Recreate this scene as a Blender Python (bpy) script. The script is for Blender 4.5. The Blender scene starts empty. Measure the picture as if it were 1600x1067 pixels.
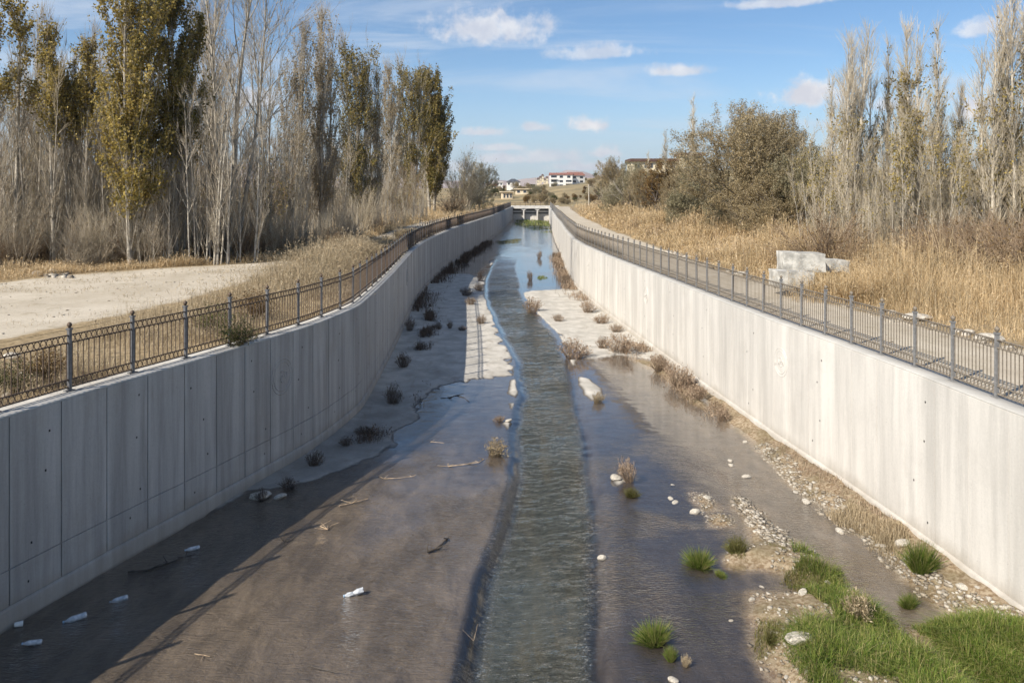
import bpy, math, random
import numpy as np
from mathutils import Matrix, Vector

# ------------------------------------------------------------------ camera, sky, sun, exposure
scene = bpy.context.scene
COL = scene.collection
H = 6.6            # eye height above the channel floor
F = 1200.0         # focal length in photo pixels
YH = 300.0         # horizon row of the photo
LAND = 3.2         # level of the banks
cam_d = bpy.data.cameras.new('camera')
cam_d.sensor_width = 36.0
cam_d.lens = 36.0 * F / 1600.0
cam_d.shift_y = (YH - 533.5) / 1600.0
cam_d.clip_start = 0.1
cam_d.clip_end = 30000
cam = bpy.data.objects.new('camera', cam_d)
cam.location = (0, 0, H)
cam.rotation_euler = (math.radians(90), 0, 0)
COL.objects.link(cam)
scene.camera = cam

SHX, SHY = 0.93, 0.80          # horizontal shadow travel per metre of height
sun_vec = Vector((-SHX, -SHY, 1.0)).normalized()      # towards the sun
sun_el = math.asin(sun_vec.z)
sun_d = bpy.data.lights.new('sun', 'SUN')
sun_d.energy = 5.0
sun_d.angle = math.radians(0.53)
sun_d.color = (1.0, 0.93, 0.82)
sun = bpy.data.objects.new('sun', sun_d)
sun.rotation_euler = (-sun_vec).to_track_quat('-Z', 'Y').to_euler()
sun.location = (-40, -40, 60)
COL.objects.link(sun)

world = bpy.data.worlds.new('World')
scene.world = world
world.use_nodes = True
scene.view_settings.view_transform = 'Standard'
scene.view_settings.look = 'None'
scene.view_settings.exposure = 0.55
scene.view_settings.gamma = 1.0
scene.cycles.use_denoising = True
scene.cycles.use_adaptive_sampling = True
scene.cycles.adaptive_threshold = 0.02
world.cycles.sampling_method = 'MANUAL'
world.cycles.sample_map_resolution = 256
scene.cycles.max_bounces = 5
scene.cycles.diffuse_bounces = 2
scene.cycles.glossy_bounces = 3
scene.cycles.transparent_max_bounces = 12
scene.cycles.caustics_reflective = False
scene.cycles.caustics_refractive = False


class NT:
    """small helper around a node tree"""
    def __init__(s, tree):
        s.t = tree; s.n = tree.nodes; s.l = tree.links
    def new(s, kind, **kw):
        nd = s.n.new(kind)
        for k, v in kw.items():
            setattr(nd, k, v)
        return nd
    def set(s, sock, v):
        if isinstance(v, bpy.types.NodeSocket):
            s.l.new(v, sock)
        elif v is not None:
            if hasattr(sock, 'default_value') and not isinstance(v, (int, float)) and len(v) == 3 and len(sock.default_value) == 4:
                v = (*v, 1)
            sock.default_value = v
    def math(s, op, a, b=None, c=None, clamp=False):
        m = s.new('ShaderNodeMath', operation=op); m.use_clamp = clamp
        for i, v in enumerate((a, b, c)):
            if v is not None:
                s.set(m.inputs[i], v)
        return m.outputs[0]
    def vmath(s, op, a, b=None):
        m = s.new('ShaderNodeVectorMath', operation=op)
        s.set(m.inputs[0], a)
        if b is not None:
            s.set(m.inputs[1], b)
        return m.outputs[0]
    def mix(s, f, a, b, mode='MIX'):
        m = s.new('ShaderNodeMix', data_type='RGBA', blend_type=mode)
        s.set(m.inputs['Factor'], f); s.set(m.inputs[6], a); s.set(m.inputs[7], b)
        return m.outputs[2]
    def ramp(s, f, lo, hi, a=0.0, b=1.0, smooth=True):
        m = s.new('ShaderNodeMapRange', interpolation_type='SMOOTHSTEP' if smooth else 'LINEAR')
        s.set(m.inputs[0], f)
        for i, v in zip((1, 2, 3, 4), (lo, hi, a, b)):
            s.set(m.inputs[i], v)
        return m.outputs[0]
    def noise(s, vec, scale, detail=3.0, rough=0.55, dist=0.0):
        m = s.new('ShaderNodeTexNoise')
        if vec is not None:
            s.set(m.inputs['Vector'], vec)
        m.inputs['Scale'].default_value = scale
        m.inputs['Detail'].default_value = detail
        m.inputs['Roughness'].default_value = rough
        m.inputs['Distortion'].default_value = dist
        return m.outputs['Fac']
    def comb(s, x, y, z):
        m = s.new('ShaderNodeCombineXYZ')
        for i, v in enumerate((x, y, z)):
            s.set(m.inputs[i], v)
        return m.outputs[0]
    def sep(s, v):
        m = s.new('ShaderNodeSeparateXYZ'); s.set(m.inputs[0], v)
        return m.outputs
    def attr(s, name):
        return s.new('ShaderNodeAttribute', attribute_name=name).outputs['Fac']
    def bump(s, h, strength, dist):
        m = s.new('ShaderNodeBump')
        s.set(m.inputs['Height'], h); s.set(m.inputs['Strength'], strength); s.set(m.inputs['Distance'], dist)
        return m.outputs[0]


# sky: Nishita plus cirrus streaks everywhere and a few cumulus low over the valley
w = NT(world.node_tree)
w.n.clear()
sky = w.new('ShaderNodeTexSky', sky_type='NISHITA')
sky.sun_disc = False
sky.sun_elevation = sun_el
sky.sun_rotation = math.atan2(sun_vec.x, sun_vec.y)
sky.altitude = 950
sky.air_density = 1.0
sky.dust_density = 0.25
sky.ozone_density = 2.5
geo = w.new('ShaderNodeNewGeometry')
dirv = w.vmath('SCALE', geo.outputs['Incoming'])
dirv.node.inputs['Scale'].default_value = -1.0
dx, dy, dz = w.sep(dirv)
zz = w.math('ADD', w.math('MAXIMUM', dz, 0.0), 0.10)
plane = w.comb(w.math('DIVIDE', dx, zz), w.math('DIVIDE', dy, zz), 0.0)
cirr_c = w.vmath('MULTIPLY', plane, (0.55, 1.5, 1.0))
cir = w.noise(cirr_c, 0.75, 7.0, 0.62, 0.6)
cirrus = w.ramp(cir, 0.45, 0.70, 0.0, 0.6)
cirrus = w.math('MULTIPLY', cirrus, w.ramp(dz, 0.01, 0.12))
# cumulus: rounded heaps, each at its own bearing and height above the horizon
az = w.math('ARCTAN2', dx, dy)
el = w.math('ARCTAN2', dz, w.math('SQRT', w.math('ADD', w.math('MULTIPLY', dx, dx), w.math('MULTIPLY', dy, dy))))
ang = w.comb(az, el, 0.0)
wob = w.noise(ang, 34.0, 5.0, 0.6)
wob2 = w.noise(ang, 90.0, 3.0, 0.6)
wobble = w.math('ADD', w.math('MULTIPLY', w.math('SUBTRACT', wob, 0.5), 1.9), w.math('MULTIPLY', w.math('SUBTRACT', wob2, 0.5), 0.7))
CUM = [  # px, py, half width px, half height px, opacity
    (765, 52, 78, 30, 0.80), (930, 85, 62, 14, 0.62), (1056, 113, 46, 10, 0.80), (1262, 152, 52, 25, 1.0),
    (921, 197, 26, 14, 1.0), (838, 200, 26, 9, 0.8), (756, 208, 30, 9, 0.85), (1525, 48, 40, 16, 0.7),
    (1520, 172, 40, 26, 1.0), (790, 250, 40, 10, 0.85), (945, 240, 20, 11, 0.9), (860, 246, 44, 12, 0.75),
    (915, 262, 46, 9, 0.85), (778, 232, 36, 7, 0.8), (1230, 5, 90, 10, 0.7), (405, 160, 40, 20, 0.8),
    (1395, 165, 40, 16, 0.7), (700, 262, 60, 10, 0.5), (-250, 150, 90, 30, 0.9), (1900, 120, 90, 26, 0.9), (2400, 190, 120, 30, 0.9),
    (-900, 110, 200, 50, 0.9)]
mask = None
for px, py, hw, hh, op in CUM:
    a0 = math.atan2(px - 800, F)
    r = math.hypot(px - 800, F)
    e0 = math.atan2(YH - py, r)
    sa, se = 1.35 * hw / r * (math.cos(a0) * F / r if abs(px - 800) < 900 else 1.0), 1.3 * hh / r
    u = w.math('DIVIDE', w.math('SUBTRACT', az, a0), sa)
    v = w.math('DIVIDE', w.math('SUBTRACT', el, e0), se)
    # flat base, heaped top
    v = w.math('ADD', w.math('MULTIPLY', w.math('MINIMUM', v, 0.0), 1.9), w.math('MAXIMUM', v, 0.0))
    d = w.math('SQRT', w.math('ADD', w.math('MULTIPLY', u, u), w.math('MULTIPLY', v, v)))
    d = w.math('ADD', d, wobble)
    m1 = w.ramp(d, 0.30, 1.15, op, 0.0)
    mask = m1 if mask is None else w.math('MAXIMUM', mask, m1)
shade = w.ramp(w.noise(ang, 22.0, 4.0, 0.6), 0.35, 0.65)
cumcol = w.mix(shade, (5.5, 5.6, 6.1), (7.4, 7.3, 7.3))
low = w.ramp(dz, 0.0, 0.16, 1.0, 0.0)
hs = w.new('ShaderNodeHueSaturation'); hs.inputs['Saturation'].default_value = 1.16; hs.inputs['Value'].default_value = 0.98
w.l.new(sky.outputs[0], hs.inputs['Color'])
skyc = w.mix(w.math('MULTIPLY', low, 0.62), hs.outputs[0], (3.0, 4.1, 5.6))
skyc = w.mix(cirrus, skyc, (5.6, 6.1, 6.8))
skyc = w.mix(mask, skyc, cumcol)
bg = w.new('ShaderNodeBackground')
bg.inputs['Strength'].default_value = 0.092
w.l.new(skyc, bg.inputs['Color'])
wo = w.new('ShaderNodeOutputWorld')
w.l.new(bg.outputs[0], wo.inputs['Surface'])

# ------------------------------------------------------------------ helpers
RNG = np.random.default_rng(7)


def G(px, py, z=0.0):
    """ground point of a photo pixel on the level z"""
    Y = F * (H - z) / (py - YH)
    return ((px - 800) * Y / F, Y)


def hash2(ix, iy, seed):
    h = (ix.astype(np.int64) * 374761393 + iy.astype(np.int64) * 668265263 + seed * 982451653) & 0xffffffff
    h = ((h ^ (h >> 13)) * 1274126177) & 0xffffffff
    h = h ^ (h >> 16)
    return (h & 0xffff) / 65535.0


def vn(x, y, seed=0):
    x = np.asarray(x, float); y = np.asarray(y, float)
    ix = np.floor(x); iy = np.floor(y)
    fx = x - ix; fy = y - iy
    fx = fx * fx * (3 - 2 * fx); fy = fy * fy * (3 - 2 * fy)
    a = hash2(ix, iy, seed); b = hash2(ix + 1, iy, seed); c = hash2(ix, iy + 1, seed); d = hash2(ix + 1, iy + 1, seed)
    return (a + (b - a) * fx) * (1 - fy) + (c + (d - c) * fx) * fy - 0.5


def fbm(x, y, seed=0, oct=4):
    s = 0; amp = 1.0
    x = np.asarray(x, float); y = np.asarray(y, float)
    for i in range(oct):
        s = s + amp * vn(x * 2 ** i, y * 2 ** i, seed + i)
        amp *= 0.5
    return s


def sst(a, b, x):
    t = np.clip((np.asarray(x, float) - a) / (b - a), 0, 1)
    return t * t * (3 - 2 * t)


def polysd(poly, X, Y):
    """signed distance, positive inside"""
    P = np.array(poly, float)
    n = len(P)
    d2 = np.full(X.shape, 1e18)
    ins = np.zeros(X.shape, bool)
    for i in range(n):
        ax, ay = P[i]; bx, by = P[(i + 1) % n]
        ex, ey = bx - ax, by - ay
        t = np.clip(((X - ax) * ex + (Y - ay) * ey) / (ex * ex + ey * ey + 1e-12), 0, 1)
        qx = X - ax - t * ex; qy = Y - ay - t * ey
        d2 = np.minimum(d2, qx * qx + qy * qy)
        c = ((ay <= Y) & (by > Y)) | ((by <= Y) & (ay > Y))
        with np.errstate(divide='ignore', invalid='ignore'):
            xi = ax + (Y - ay) / (by - ay if by != ay else 1e-12) * ex
        ins ^= c & (X < xi)
    d = np.sqrt(d2)
    return np.where(ins, d, -d)


def mesh_np(name, V, Fs, mats, smooth=False, attrs=None, midx=None):
    """V (n,3); Fs a list of (m,k) index arrays; one material per array"""
    me = bpy.data.meshes.new(name)
    V = np.ascontiguousarray(V, np.float32)
    me.vertices.add(len(V)); me.vertices.foreach_set('co', V.ravel())
    Fs = [np.ascontiguousarray(f, np.int32) for f in Fs]
    nl = sum(f.size for f in Fs); npoly = sum(len(f) for f in Fs)
    me.loops.add(nl); me.polygons.add(npoly)
    me.loops.foreach_set('vertex_index', np.concatenate([f.ravel() for f in Fs]))
    tot = np.concatenate([np.full(len(f), f.shape[1], np.int32) for f in Fs])
    st = np.concatenate([[0], np.cumsum(tot)[:-1]]).astype(np.int32)
    me.polygons.foreach_set('loop_start', st)
    if not isinstance(mats, (list, tuple)):
        mats = [mats]
    for m in mats:
        me.materials.append(m)
    if len(mats) > 1:
        mi = np.concatenate([np.full(len(f), min(i, len(mats) - 1), np.int32) for i, f in enumerate(Fs)])
        me.polygons.foreach_set('material_index', mi)
    if smooth:
        me.polygons.foreach_set('use_smooth', np.ones(npoly, bool))
    for k, a in (attrs or {}).items():
        at = me.attributes.new(k, 'FLOAT', 'POINT')
        at.data.foreach_set('value', np.ascontiguousarray(a, np.float32).ravel())
    me.update(calc_edges=True)
    return me


def obj(name, me, parent=None, loc=None, kind=None, label=None, cat=None, group=None):
    o = bpy.data.objects.new(name, me)
    COL.objects.link(o)
    if parent is not None:
        o.parent = parent
    if loc is not None:
        o.location = loc
    if kind: o['kind'] = kind
    if label: o['label'] = label
    if cat: o['category'] = cat
    if group: o['group'] = group
    return o


class MB:
    """collects simple solids into one mesh"""
    def __init__(s):
        s.v = []; s.f = []
    def add(s, V, Fc):
        b = len(s.v)
        s.v += [tuple(map(float, p)) for p in V]
        s.f += [tuple(i + b for i in f) for f in Fc]
        return s
    def box(s, x0, x1, y0, y1, z0, z1):
        return s.add([(x, y, z) for z in (z0, z1) for y in (y0, y1) for x in (x0, x1)],
                     [(0, 2, 3, 1), (4, 5, 7, 6), (0, 1, 5, 4), (2, 6, 7, 3), (0, 4, 6, 2), (1, 3, 7, 5)])
    def hexa(s, P):
        return s.add(P, [(0, 2, 3, 1), (4, 5, 7, 6), (0, 1, 5, 4), (2, 6, 7, 3), (0, 4, 6, 2), (1, 3, 7, 5)])
    def lathe(s, prof, k=10, axis='z'):
        V = []; Fc = []
        for r, z in prof:
            for i in range(k):
                a = 2 * math.pi * i / k
                V.append((r * math.cos(a), r * math.sin(a), z) if axis == 'z' else (z, r * math.cos(a), r * math.sin(a)))
        for j in range(len(prof) - 1):
            for i in range(k):
                Fc.append((j * k + i, j * k + (i + 1) % k, (j + 1) * k + (i + 1) % k, (j + 1) * k + i))
        Fc.append(tuple(range(k - 1, -1, -1))); Fc.append(tuple((len(prof) - 1) * k + i for i in range(k)))
        return s.add(V, Fc)
    def tube(s, pts, r, k=5, closed=False):
        P = np.array(pts, float)
        n = len(P)
        V = []; Fc = []
        for j in range(n):
            d = P[(j + 1) % n] - P[j - 1] if (closed or 0 < j < n - 1) else (P[1] - P[0] if j == 0 else P[-1] - P[-2])
            d = d / (np.linalg.norm(d) + 1e-9)
            ref = np.array((0, 0, 1.0)) if abs(d[2]) < 0.9 else np.array((1.0, 0, 0))
            u = np.cross(d, ref); u /= np.linalg.norm(u); v = np.cross(u, d)
            rr = r[j] if hasattr(r, '__len__') else r
            for i in range(k):
                a = 2 * math.pi * (i + 0.5) / k
                V.append(P[j] + rr * (math.cos(a) * u + math.sin(a) * v))
        for j in range(n if closed else n - 1):
            for i in range(k):
                q = (j + 1) % n
                Fc.append((j * k + i, j * k + (i + 1) % k, q * k + (i + 1) % k, q * k + i))
        if not closed:
            Fc.append(tuple(range(k - 1, -1, -1))); Fc.append(tuple((n - 1) * k + i for i in range(k)))
        return s.add(V, Fc)
    def mesh(s, name, mat, smooth=False):
        me = bpy.data.meshes.new(name)
        me.from_pydata(s.v, [], s.f)
        me.materials.append(mat)
        if smooth:
            me.polygons.foreach_set('use_smooth', np.ones(len(me.polygons), bool))
        me.update()
        return me
    def build(s, name, mat, parent=None, smooth=False, **kw):
        return obj(name, s.mesh(name, mat, smooth), parent, **kw)


def empty(name, loc, label, cat, group=None, rz=0.0, scale=None):
    e = bpy.data.objects.new(name, None)
    COL.objects.link(e)
    e.location = loc; e.rotation_euler = (0, 0, rz)
    if scale is not None:
        e.scale = scale
    e['label'] = label; e['category'] = cat
    if group: e['group'] = group
    return e


ONES = ['', 'first', 'second', 'third', 'fourth', 'fifth', 'sixth', 'seventh', 'eighth', 'ninth', 'tenth', 'eleventh', 'twelfth',
        'thirteenth', 'fourteenth', 'fifteenth', 'sixteenth', 'seventeenth', 'eighteenth', 'nineteenth']
TENS = {2: ('twenty', 'twentieth'), 3: ('thirty', 'thirtieth'), 4: ('forty', 'fortieth'), 5: ('fifty', 'fiftieth'), 6: ('sixty', 'sixtieth'), 7: ('seventy', 'seventieth'), 8: ('eighty', 'eightieth'), 9: ('ninety', 'ninetieth')}


def ordn(n):
    if n < 20: return ONES[n]
    if n >= 100: return 'hundred-and-' + ordn(n - 100) if n > 100 else 'hundredth'
    t, u = divmod(n, 10)
    return TENS[t][1] if u == 0 else TENS[t][0] + '-' + ONES[u]


# ------------------------------------------------------------------ materials
def material(name):
    m = bpy.data.materials.new(name); m.use_nodes = True
    t = NT(m.node_tree)
    b = t.n['Principled BSDF']
    return m, t, b


def simple(name, col, rough=0.7, var=0.25, scale=8.0, metal=0.0, bump=0.0, spec=0.3, bscale=40.0):
    m, t, b = material(name)
    tc = t.new('ShaderNodeTexCoord').outputs['Object']
    n = t.noise(tc, scale, 5.0, 0.6)
    dark = tuple(c * (1 - var) for c in col); light = tuple(min(1, c * (1 + var)) for c in col)
    t.set(b.inputs['Base Color'], t.mix(t.ramp(n, 0.3, 0.7), dark, light))
    b.inputs['Roughness'].default_value = rough
    b.inputs['Metallic'].default_value = metal
    b.inputs['Specular IOR Level'].default_value = spec
    if bump:
        t.set(b.inputs['Normal'], t.bump(t.noise(tc, bscale, 4.0, 0.6), 0.6, bump))
    return m


def leafy(name, cols, rough=0.6, trans=0.35):
    """each leaf or blade its own tint"""
    m, t, b = material(name)
    g = t.new('ShaderNodeNewGeometry')
    r = t.new('ShaderNodeValToRGB')
    r.color_ramp.elements.remove(r.color_ramp.elements[0])
    r.color_ramp.elements[0].position = 0.0
    r.color_ramp.elements[0].color = (*cols[0], 1)
    for i, c in enumerate(cols[1:]):
        e = r.color_ramp.elements.new((i + 1) / (len(cols) - 1)); e.color = (*c, 1)
    t.l.new(g.outputs['Random Per Island'], r.inputs[0])
    n = t.noise(g.outputs['Position'], 0.55, 2.0)
    c = t.mix(t.ramp(n, 0.3, 0.7), r.outputs[0], t.mix(1.0, r.outputs[0], (0.72, 0.72, 0.7), 'MULTIPLY'))
    t.set(b.inputs['Base Color'], c)
    b.inputs['Roughness'].default_value = rough
    b.inputs['Specular IOR Level'].default_value = 0.25
    if trans:
        tr = t.new('ShaderNodeBsdfTranslucent'); t.set(tr.inputs[0], c)
        mx = t.new('ShaderNodeMixShader'); mx.inputs[0].default_value = trans
        t.l.new(b.outputs[0], mx.inputs[1]); t.l.new(tr.outputs[0], mx.inputs[2])
        t.l.new(mx.outputs[0], t.n['Material Output'].inputs[0])
    return m


def concrete(name, base, streak, stain, crack=0.0, tint=(0.32, 0.27, 0.21), along='geo'):
    """cast concrete: vertical run marks, blotches, pores, some rust-brown tint"""
    m, t, b = material(name)
    pos = t.new('ShaderNodeNewGeometry').outputs['Position']
    x, y, z = t.sep(pos)
    hc = t.math('ADD', x, t.math('MULTIPLY', y, 1.0))
    st = t.noise(t.comb(t.math('MULTIPLY', hc, 2.3), t.math('MULTIPLY', z, 0.16), t.math('MULTIPLY', y, 0.3)), 1.0, 6.0, 0.68)
    fine = t.noise(t.comb(t.math('MULTIPLY', hc, 9.0), t.math('MULTIPLY', z, 0.5), 3.0), 1.0, 4.0, 0.6)
    blot = t.noise(pos, 0.7, 6.0, 0.65)
    grain = t.noise(pos, 26.0, 4.0, 0.7)
    c = t.mix(t.ramp(st, 0.32, 0.7), tuple(v * (1 - streak) for v in base), tuple(min(1, v * (1 + streak * 0.7)) for v in base))
    c = t.mix(t.ramp(fine, 0.45, 0.75, 0, 0.3), c, tuple(min(1, v * 1.22) for v in base))
    c = t.mix(t.ramp(blot, 0.48, 0.72, 0, stain), c, tint)
    c = t.mix(t.ramp(grain, 0.35, 0.7, 0.09, 0.0), c, (0.05, 0.05, 0.05))
    band = t.noise(t.comb(t.math('MULTIPLY', hc, 0.75), t.math('MULTIPLY', z, 0.04), 7.0), 1.0, 3.0, 0.7)
    c = t.mix(t.ramp(band, 0.36, 0.64, 0.30, 0.0), c, tuple(v * 0.55 for v in base))
    pore = t.noise(pos, 60.0, 1.0, 0.4)
    c = t.mix(t.ramp(pore, 0.735, 0.775, 0, 0.6), c, (0.06, 0.06, 0.06))
    low = t.ramp(t.math('ADD', z, t.math('MULTIPLY', t.math('SUBTRACT', blot, 0.5), 0.9)), 0.12, 0.55, 0.55, 0.0)
    c = t.mix(low, c, (0.27, 0.23, 0.175))          # silt line left by the stream
    t.set(b.inputs['Base Color'], c)
    b.inputs['Roughness'].default_value = 0.86
    b.inputs['Specular IOR Level'].default_value = 0.25
    t.set(b.inputs['Normal'], t.bump(t.math('ADD', grain, t.math('MULTIPLY', st, 0.8)), 0.5, 0.006))
    return m


M = {}
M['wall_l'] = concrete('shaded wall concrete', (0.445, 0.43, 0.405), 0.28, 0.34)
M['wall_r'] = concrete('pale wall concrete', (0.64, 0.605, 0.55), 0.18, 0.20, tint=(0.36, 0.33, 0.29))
M['cap'] = concrete('wall top concrete', (0.50, 0.48, 0.44), 0.10, 0.25)
M['joint'] = simple('joint mortar', (0.11, 0.105, 0.10), 0.95, 0.3, 5)
M['hole_shade'] = simple('tie hole', (0.02, 0.02, 0.02), 0.95, 0.2)  # near black, painted shade for the inside of the tie holes
M['block'] = simple('weathered concrete block', (0.44, 0.42, 0.375), 0.9, 0.38, 2.2, bump=0.02, bscale=9)
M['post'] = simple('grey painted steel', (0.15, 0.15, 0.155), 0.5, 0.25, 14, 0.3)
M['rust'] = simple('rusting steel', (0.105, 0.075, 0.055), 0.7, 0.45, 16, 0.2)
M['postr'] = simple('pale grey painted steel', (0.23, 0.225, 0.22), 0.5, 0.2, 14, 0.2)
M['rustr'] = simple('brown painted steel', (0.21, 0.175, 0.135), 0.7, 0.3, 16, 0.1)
M['bark'] = simple('grey bark', (0.34, 0.305, 0.25), 0.9, 0.4, 6.0)
M['bark_pale'] = simple('pale bark', (0.43, 0.385, 0.315), 0.9, 0.3, 6.0)
M['bark_dark'] = simple('dark bark', (0.12, 0.10, 0.085), 0.9, 0.4, 6.0)
M['twig'] = leafy('grey twigs', [(0.27, 0.215, 0.15), (0.44, 0.37, 0.28), (0.56, 0.49, 0.385)], 0.85, 0)
M['twig_pale'] = leafy('pale twigs', [(0.44, 0.36, 0.245), (0.60, 0.51, 0.375), (0.70, 0.615, 0.475)], 0.85, 0)
M['twig_brown'] = leafy('brown twigs', [(0.20, 0.135, 0.085), (0.32, 0.23, 0.15), (0.42, 0.32, 0.22)], 0.85, 0)
M['leaf_gold'] = leafy('autumn poplar leaves', [(0.15, 0.13, 0.035), (0.29, 0.225, 0.06), (0.43, 0.32, 0.085), (0.55, 0.42, 0.14)])
M['leaf_olive'] = leafy('olive poplar leaves', [(0.10, 0.095, 0.03), (0.20, 0.17, 0.05), (0.31, 0.24, 0.07), (0.42, 0.31, 0.095)])
M['leaf_brown'] = leafy('withered poplar leaves', [(0.25, 0.19, 0.105), (0.41, 0.32, 0.18), (0.53, 0.42, 0.25)])
M['leaf_willow'] = leafy('grey willow leaves', [(0.17, 0.135, 0.07), (0.30, 0.235, 0.125), (0.44, 0.345, 0.195), (0.56, 0.455, 0.285)])
M['leaf_grey'] = leafy('silvery leaves', [(0.18, 0.16, 0.09), (0.31, 0.275, 0.165), (0.45, 0.405, 0.265)])
M['leaf_green'] = leafy('green shrub leaves', [(0.05, 0.07, 0.02), (0.10, 0.115, 0.035), (0.17, 0.16, 0.05)])
M['leaf_rust'] = leafy('rusty shrub leaves', [(0.12, 0.07, 0.03), (0.23, 0.14, 0.05), (0.32, 0.22, 0.08)])
M['straw'] = leafy('dry golden grass', [(0.40, 0.27, 0.135), (0.56, 0.40, 0.215), (0.67, 0.51, 0.30), (0.74, 0.60, 0.40)], 0.7, 0.2)
M['straw_pale'] = leafy('pale dry grass', [(0.33, 0.25, 0.15), (0.47, 0.37, 0.235), (0.58, 0.48, 0.33)], 0.7, 0.2)
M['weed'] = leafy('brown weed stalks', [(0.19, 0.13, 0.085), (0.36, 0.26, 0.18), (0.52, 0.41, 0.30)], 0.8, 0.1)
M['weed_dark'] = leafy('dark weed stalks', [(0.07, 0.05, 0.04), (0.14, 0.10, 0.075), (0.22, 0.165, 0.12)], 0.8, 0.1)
M['grass'] = leafy('fresh green grass', [(0.07, 0.13, 0.02), (0.13, 0.205, 0.03), (0.20, 0.27, 0.045), (0.32, 0.33, 0.09), (0.44, 0.37, 0.18)], 0.55, 0.3)
M['grass_y'] = leafy('yellowing grass', [(0.13, 0.14, 0.035), (0.20, 0.19, 0.06), (0.30, 0.26, 0.11)], 0.6, 0.3)
M['stone'] = simple('pale limestone', (0.45, 0.41, 0.345), 0.9, 0.3, 5.0, bump=0.02, bscale=12)
M['gravel'] = leafy('gravel', [(0.16, 0.13, 0.095), (0.30, 0.255, 0.20), (0.41, 0.365, 0.30), (0.54, 0.49, 0.42)], 0.9, 0)
M['wood'] = simple('drift wood', (0.33, 0.25, 0.17), 0.85, 0.4, 9.0)
M['dark_wood'] = simple('wet drift wood', (0.06, 0.05, 0.04), 0.6, 0.4, 9.0)
M['white'] = simple('white render', (0.72, 0.70, 0.66), 0.8, 0.06, 2.0)
M['cream'] = simple('cream render', (0.66, 0.57, 0.40), 0.8, 0.08, 2.0)
M['sand'] = simple('sandstone', (0.60, 0.50, 0.36), 0.85, 0.15, 2.0)
M['roof'] = simple('red clay roof', (0.25, 0.115, 0.085), 0.8, 0.25, 1.5)
M['roof_brown'] = simple('brown roof boards', (0.10, 0.058, 0.046), 0.8, 0.25, 1.5)
M['roof_grey'] = simple('slate grey roof', (0.07, 0.075, 0.085), 0.7, 0.2, 1.5)
M['glass'] = simple('window glass', (0.035, 0.04, 0.05), 0.12, 0.2, 1.0, spec=0.5)
M['bridge'] = simple('bridge concrete', (0.58, 0.55, 0.50), 0.85, 0.12, 1.5)
M['rail'] = simple('bridge railing', (0.13, 0.10, 0.085), 0.7, 0.3, 5.0)
M['bluecap'] = simple('bottle cap', (0.30, 0.42, 0.55), 0.4, 0.05)

# plastic: cloudy clear
m, t, b = material('cloudy plastic')
tc = t.new('ShaderNodeTexCoord').outputs['Object']
t.set(b.inputs['Base Color'], t.mix(t.ramp(t.noise(tc, 22.0, 4.0), 0.4, 0.65), (0.52, 0.55, 0.58), (0.78, 0.79, 0.80)))
b.inputs['Roughness'].default_value = 0.22
b.inputs['Transmission Weight'].default_value = 0.25
t.set(b.inputs['Normal'], t.bump(t.noise(tc, 34.0, 3.0), 0.5, 0.01))
M['plastic'] = m

# bed of the channel: dry slab, damp rim, silt under water, gravel and soil bars
m, t, b = material('channel bed')
pos = t.new('ShaderNodeNewGeometry').outputs['Position']
wet = t.attr('wet'); soil = t.attr('soil'); deepmud = t.attr('mud')
n1 = t.noise(pos, 1.3, 6.0, 0.62); n2 = t.noise(pos, 14.0, 5.0, 0.68)
x, y, z = t.sep(pos)
flow = t.noise(t.comb(t.math('MULTIPLY', x, 2.4), t.math('MULTIPLY', y, 0.9), 0.0), 1.0, 9.0, 0.74, 0.5)
dry = t.mix(t.ramp(n1, 0.3, 0.72), (0.37, 0.345, 0.30), (0.555, 0.52, 0.46))
dry = t.mix(t.ramp(n2, 0.55, 0.8, 0, 0.45), dry, (0.36, 0.32, 0.26))
dry = t.mix(t.ramp(flow, 0.52, 0.68, 0, 0.55), dry, (0.30, 0.26, 0.205))       # thin silt smears
mudc = t.mix(t.ramp(flow, 0.3, 0.7), (0.082, 0.067, 0.052), (0.175, 0.142, 0.108))
mudd = t.mix(t.ramp(flow, 0.3, 0.7), (0.030, 0.026, 0.026), (0.062, 0.052, 0.046))
mudc = t.mix(deepmud, mudc, mudd)
mudc = t.mix(t.ramp(n2, 0.45, 0.75, 0.0, 0.3), mudc, (0.08, 0.062, 0.05))
soilc = t.mix(t.ramp(n2, 0.35, 0.65), (0.17, 0.115, 0.065), (0.36, 0.29, 0.20))
soilc = t.mix(t.ramp(n1, 0.4, 0.65, 0, 0.6), soilc, (0.12, 0.10, 0.05))
c = t.mix(wet, dry, mudc)
c = t.mix(soil, c, soilc)
t.set(b.inputs['Base Color'], c)
t.set(b.inputs['Roughness'], t.math('SUBTRACT', 0.9, t.math('MULTIPLY', wet, 0.35)))
b.inputs['Specular IOR Level'].default_value = 0.25
rmk = t.noise(t.comb(t.math('MULTIPLY', x, 2.6), t.math('MULTIPLY', y, 8.5), 0.0), 1.5, 3.0, 0.6, 1.1)
rmk = t.math('MULTIPLY', rmk, t.math('MULTIPLY', wet, t.ramp(n1, 0.35, 0.6, 0.3, 2.6)))      # ripple marks added to the silt, standing in for light rippled by the water
t.set(b.inputs['Normal'], t.bump(t.math('ADD', t.math('ADD', n2, rmk), t.math('MULTIPLY', n1, 0.5)), 0.6, 0.022))
M['bed'] = m

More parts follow.
